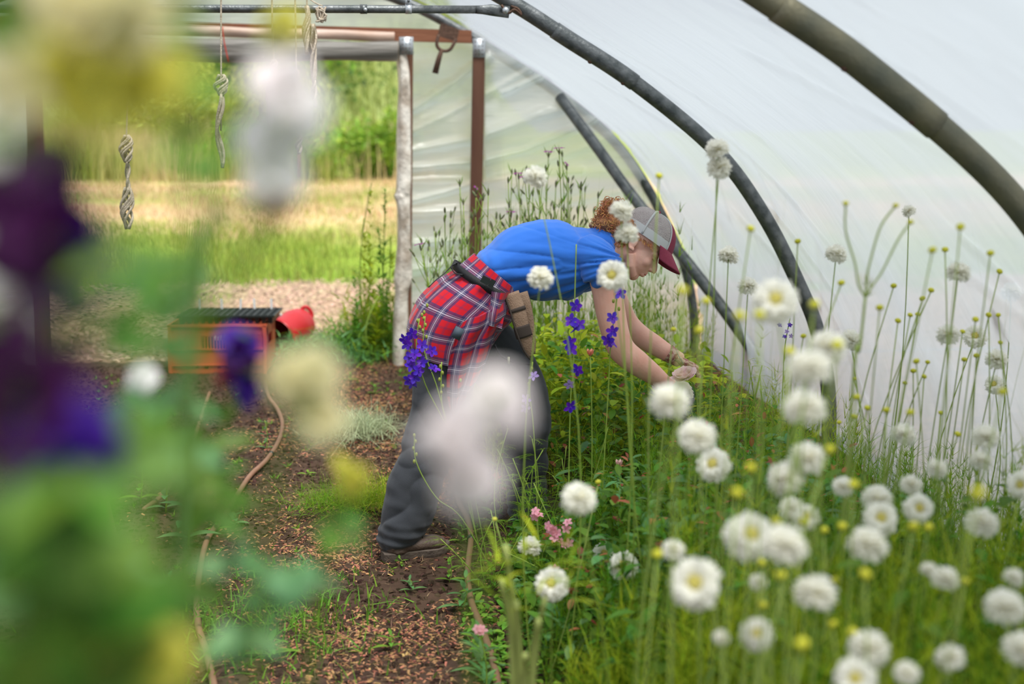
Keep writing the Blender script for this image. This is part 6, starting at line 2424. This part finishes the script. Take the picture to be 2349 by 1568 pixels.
sweet_pea('blue green vine in the lower left corner', .9, [(120, 1250), (130, 1450), (120, 2100)], [], lv(16, 20, 300, 1280, 1560, .03, .05), lm=leaf_b)
sweet_pea('leafy sprig hanging over the small seedlings at lower left', 1.25, [(395, 1100), (400, 1200), (330, 1400), (280, 1700), (260, 2000)],
          [], lv(8, 360, 520, 1090, 1200, .03, .05) + lv(12, 240, 420, 1300, 1500, .035, .06))
sweet_pea('leafy sprig over the lower end of the curving hose', 1.2, [(560, 1230), (600, 1350), (560, 1450), (500, 1700), (480, 2000)],
          [], lv(5, 530, 590, 1240, 1360, .03, .045) + lv(8, 600, 720, 1330, 1440, .025, .045) + lv(6, 500, 600, 1400, 1540, .03, .045), lm=leaf_b)
sweet_pea('white sweet pea stalk blurred before the doorway', .86, [(660, 160), (680, 270), (625, 350), (625, 440), (560, 600), (470, 800), (430, 1200), (420, 2100)],
          [(655, 190, 'pink', 1.5, 0), (622, 210, 'pink', .9, .01), (692, 272, 'white', 1.25, 0), (600, 330, 'white', 1.2, .01), (650, 335, 'white', .9, 0), (620, 428, 'white', 1.3, 0), (660, 415, 'white', .8, .01), (622, 497, 'brn', .8, 0)], [])
sweet_pea('blush white sweet pea stalk blurred in front of the trousers', .80, [(1150, 890), (1060, 1000), (1075, 1120), (1085, 1300), (1095, 1700), (1100, 2300)],
          [(1145, 925, 'pink', 1.35, 0), (1170, 960, 'pink', .9, .01), (1035, 1005, 'pink', 1.6, 0), (1070, 1030, 'pink', 1.0, 0), (1080, 1105, 'pink', 1.35, 0), (1050, 1125, 'pink', .9, .01)], [])
sweet_pea('cream yellow sweet pea stalk blurred over the path', .95, [(690, 840), (700, 930), (640, 1060), (600, 1250), (580, 1600), (570, 2100)],
          [(670, 880, 'cream', 1.3, 0), (725, 860, 'cream', 1.4, 0), (700, 920, 'cream', 1.2, .01), (725, 970, 'cream', 1.3, 0)], [])
sweet_pea('violet and crimson sweet pea in front of the orange crate', 1.45, [(555, 760), (560, 860), (520, 960), (500, 1150), (480, 1500), (470, 1900)],
          [(545, 790, 'vio', 1.1, 0), (578, 785, 'vio', .8, 0), (550, 840, 'pur', 1.1, 0), (555, 880, 'vio', 1.15, 0), (520, 880, 'red', .8, .01), (570, 905, 'vio', .9, 0), (605, 880, 'red', .7, 0), (545, 815, 'pur', 1.0, 0)],
          lv(6, 470, 530, 930, 1100, .03, .045))
sweet_pea('small white sweet pea left of the crate', 1.5, [(322, 850), (325, 900), (340, 1000), (350, 1400), (340, 1900)],
          [(320, 872, 'white', .85, 0)], lv(8, 290, 420, 940, 1040, .03, .05))
sweet_pea('out of focus yellow flower above the feathery clump', 1.2, [(805, 1090), (800, 1140), (740, 1300), (700, 1700), (690, 2100)],
          [(800, 1092, 'yel', .9, 0), (812, 1108, 'yel', .7, 0)], lv(4, 720, 800, 1180, 1260, .02, .03))
sweet_pea('pale lemon sweet pea blurred in front of the hanging twine', 1.0, [(640, 40), (600, 120), (520, 300), (470, 600), (450, 1200), (440, 2000)],
          [(645, 60, 'yel', .8, 0), (650, 90, 'cream', .8, 0)], lv(3, 500, 600, 440, 620, .02, .04))
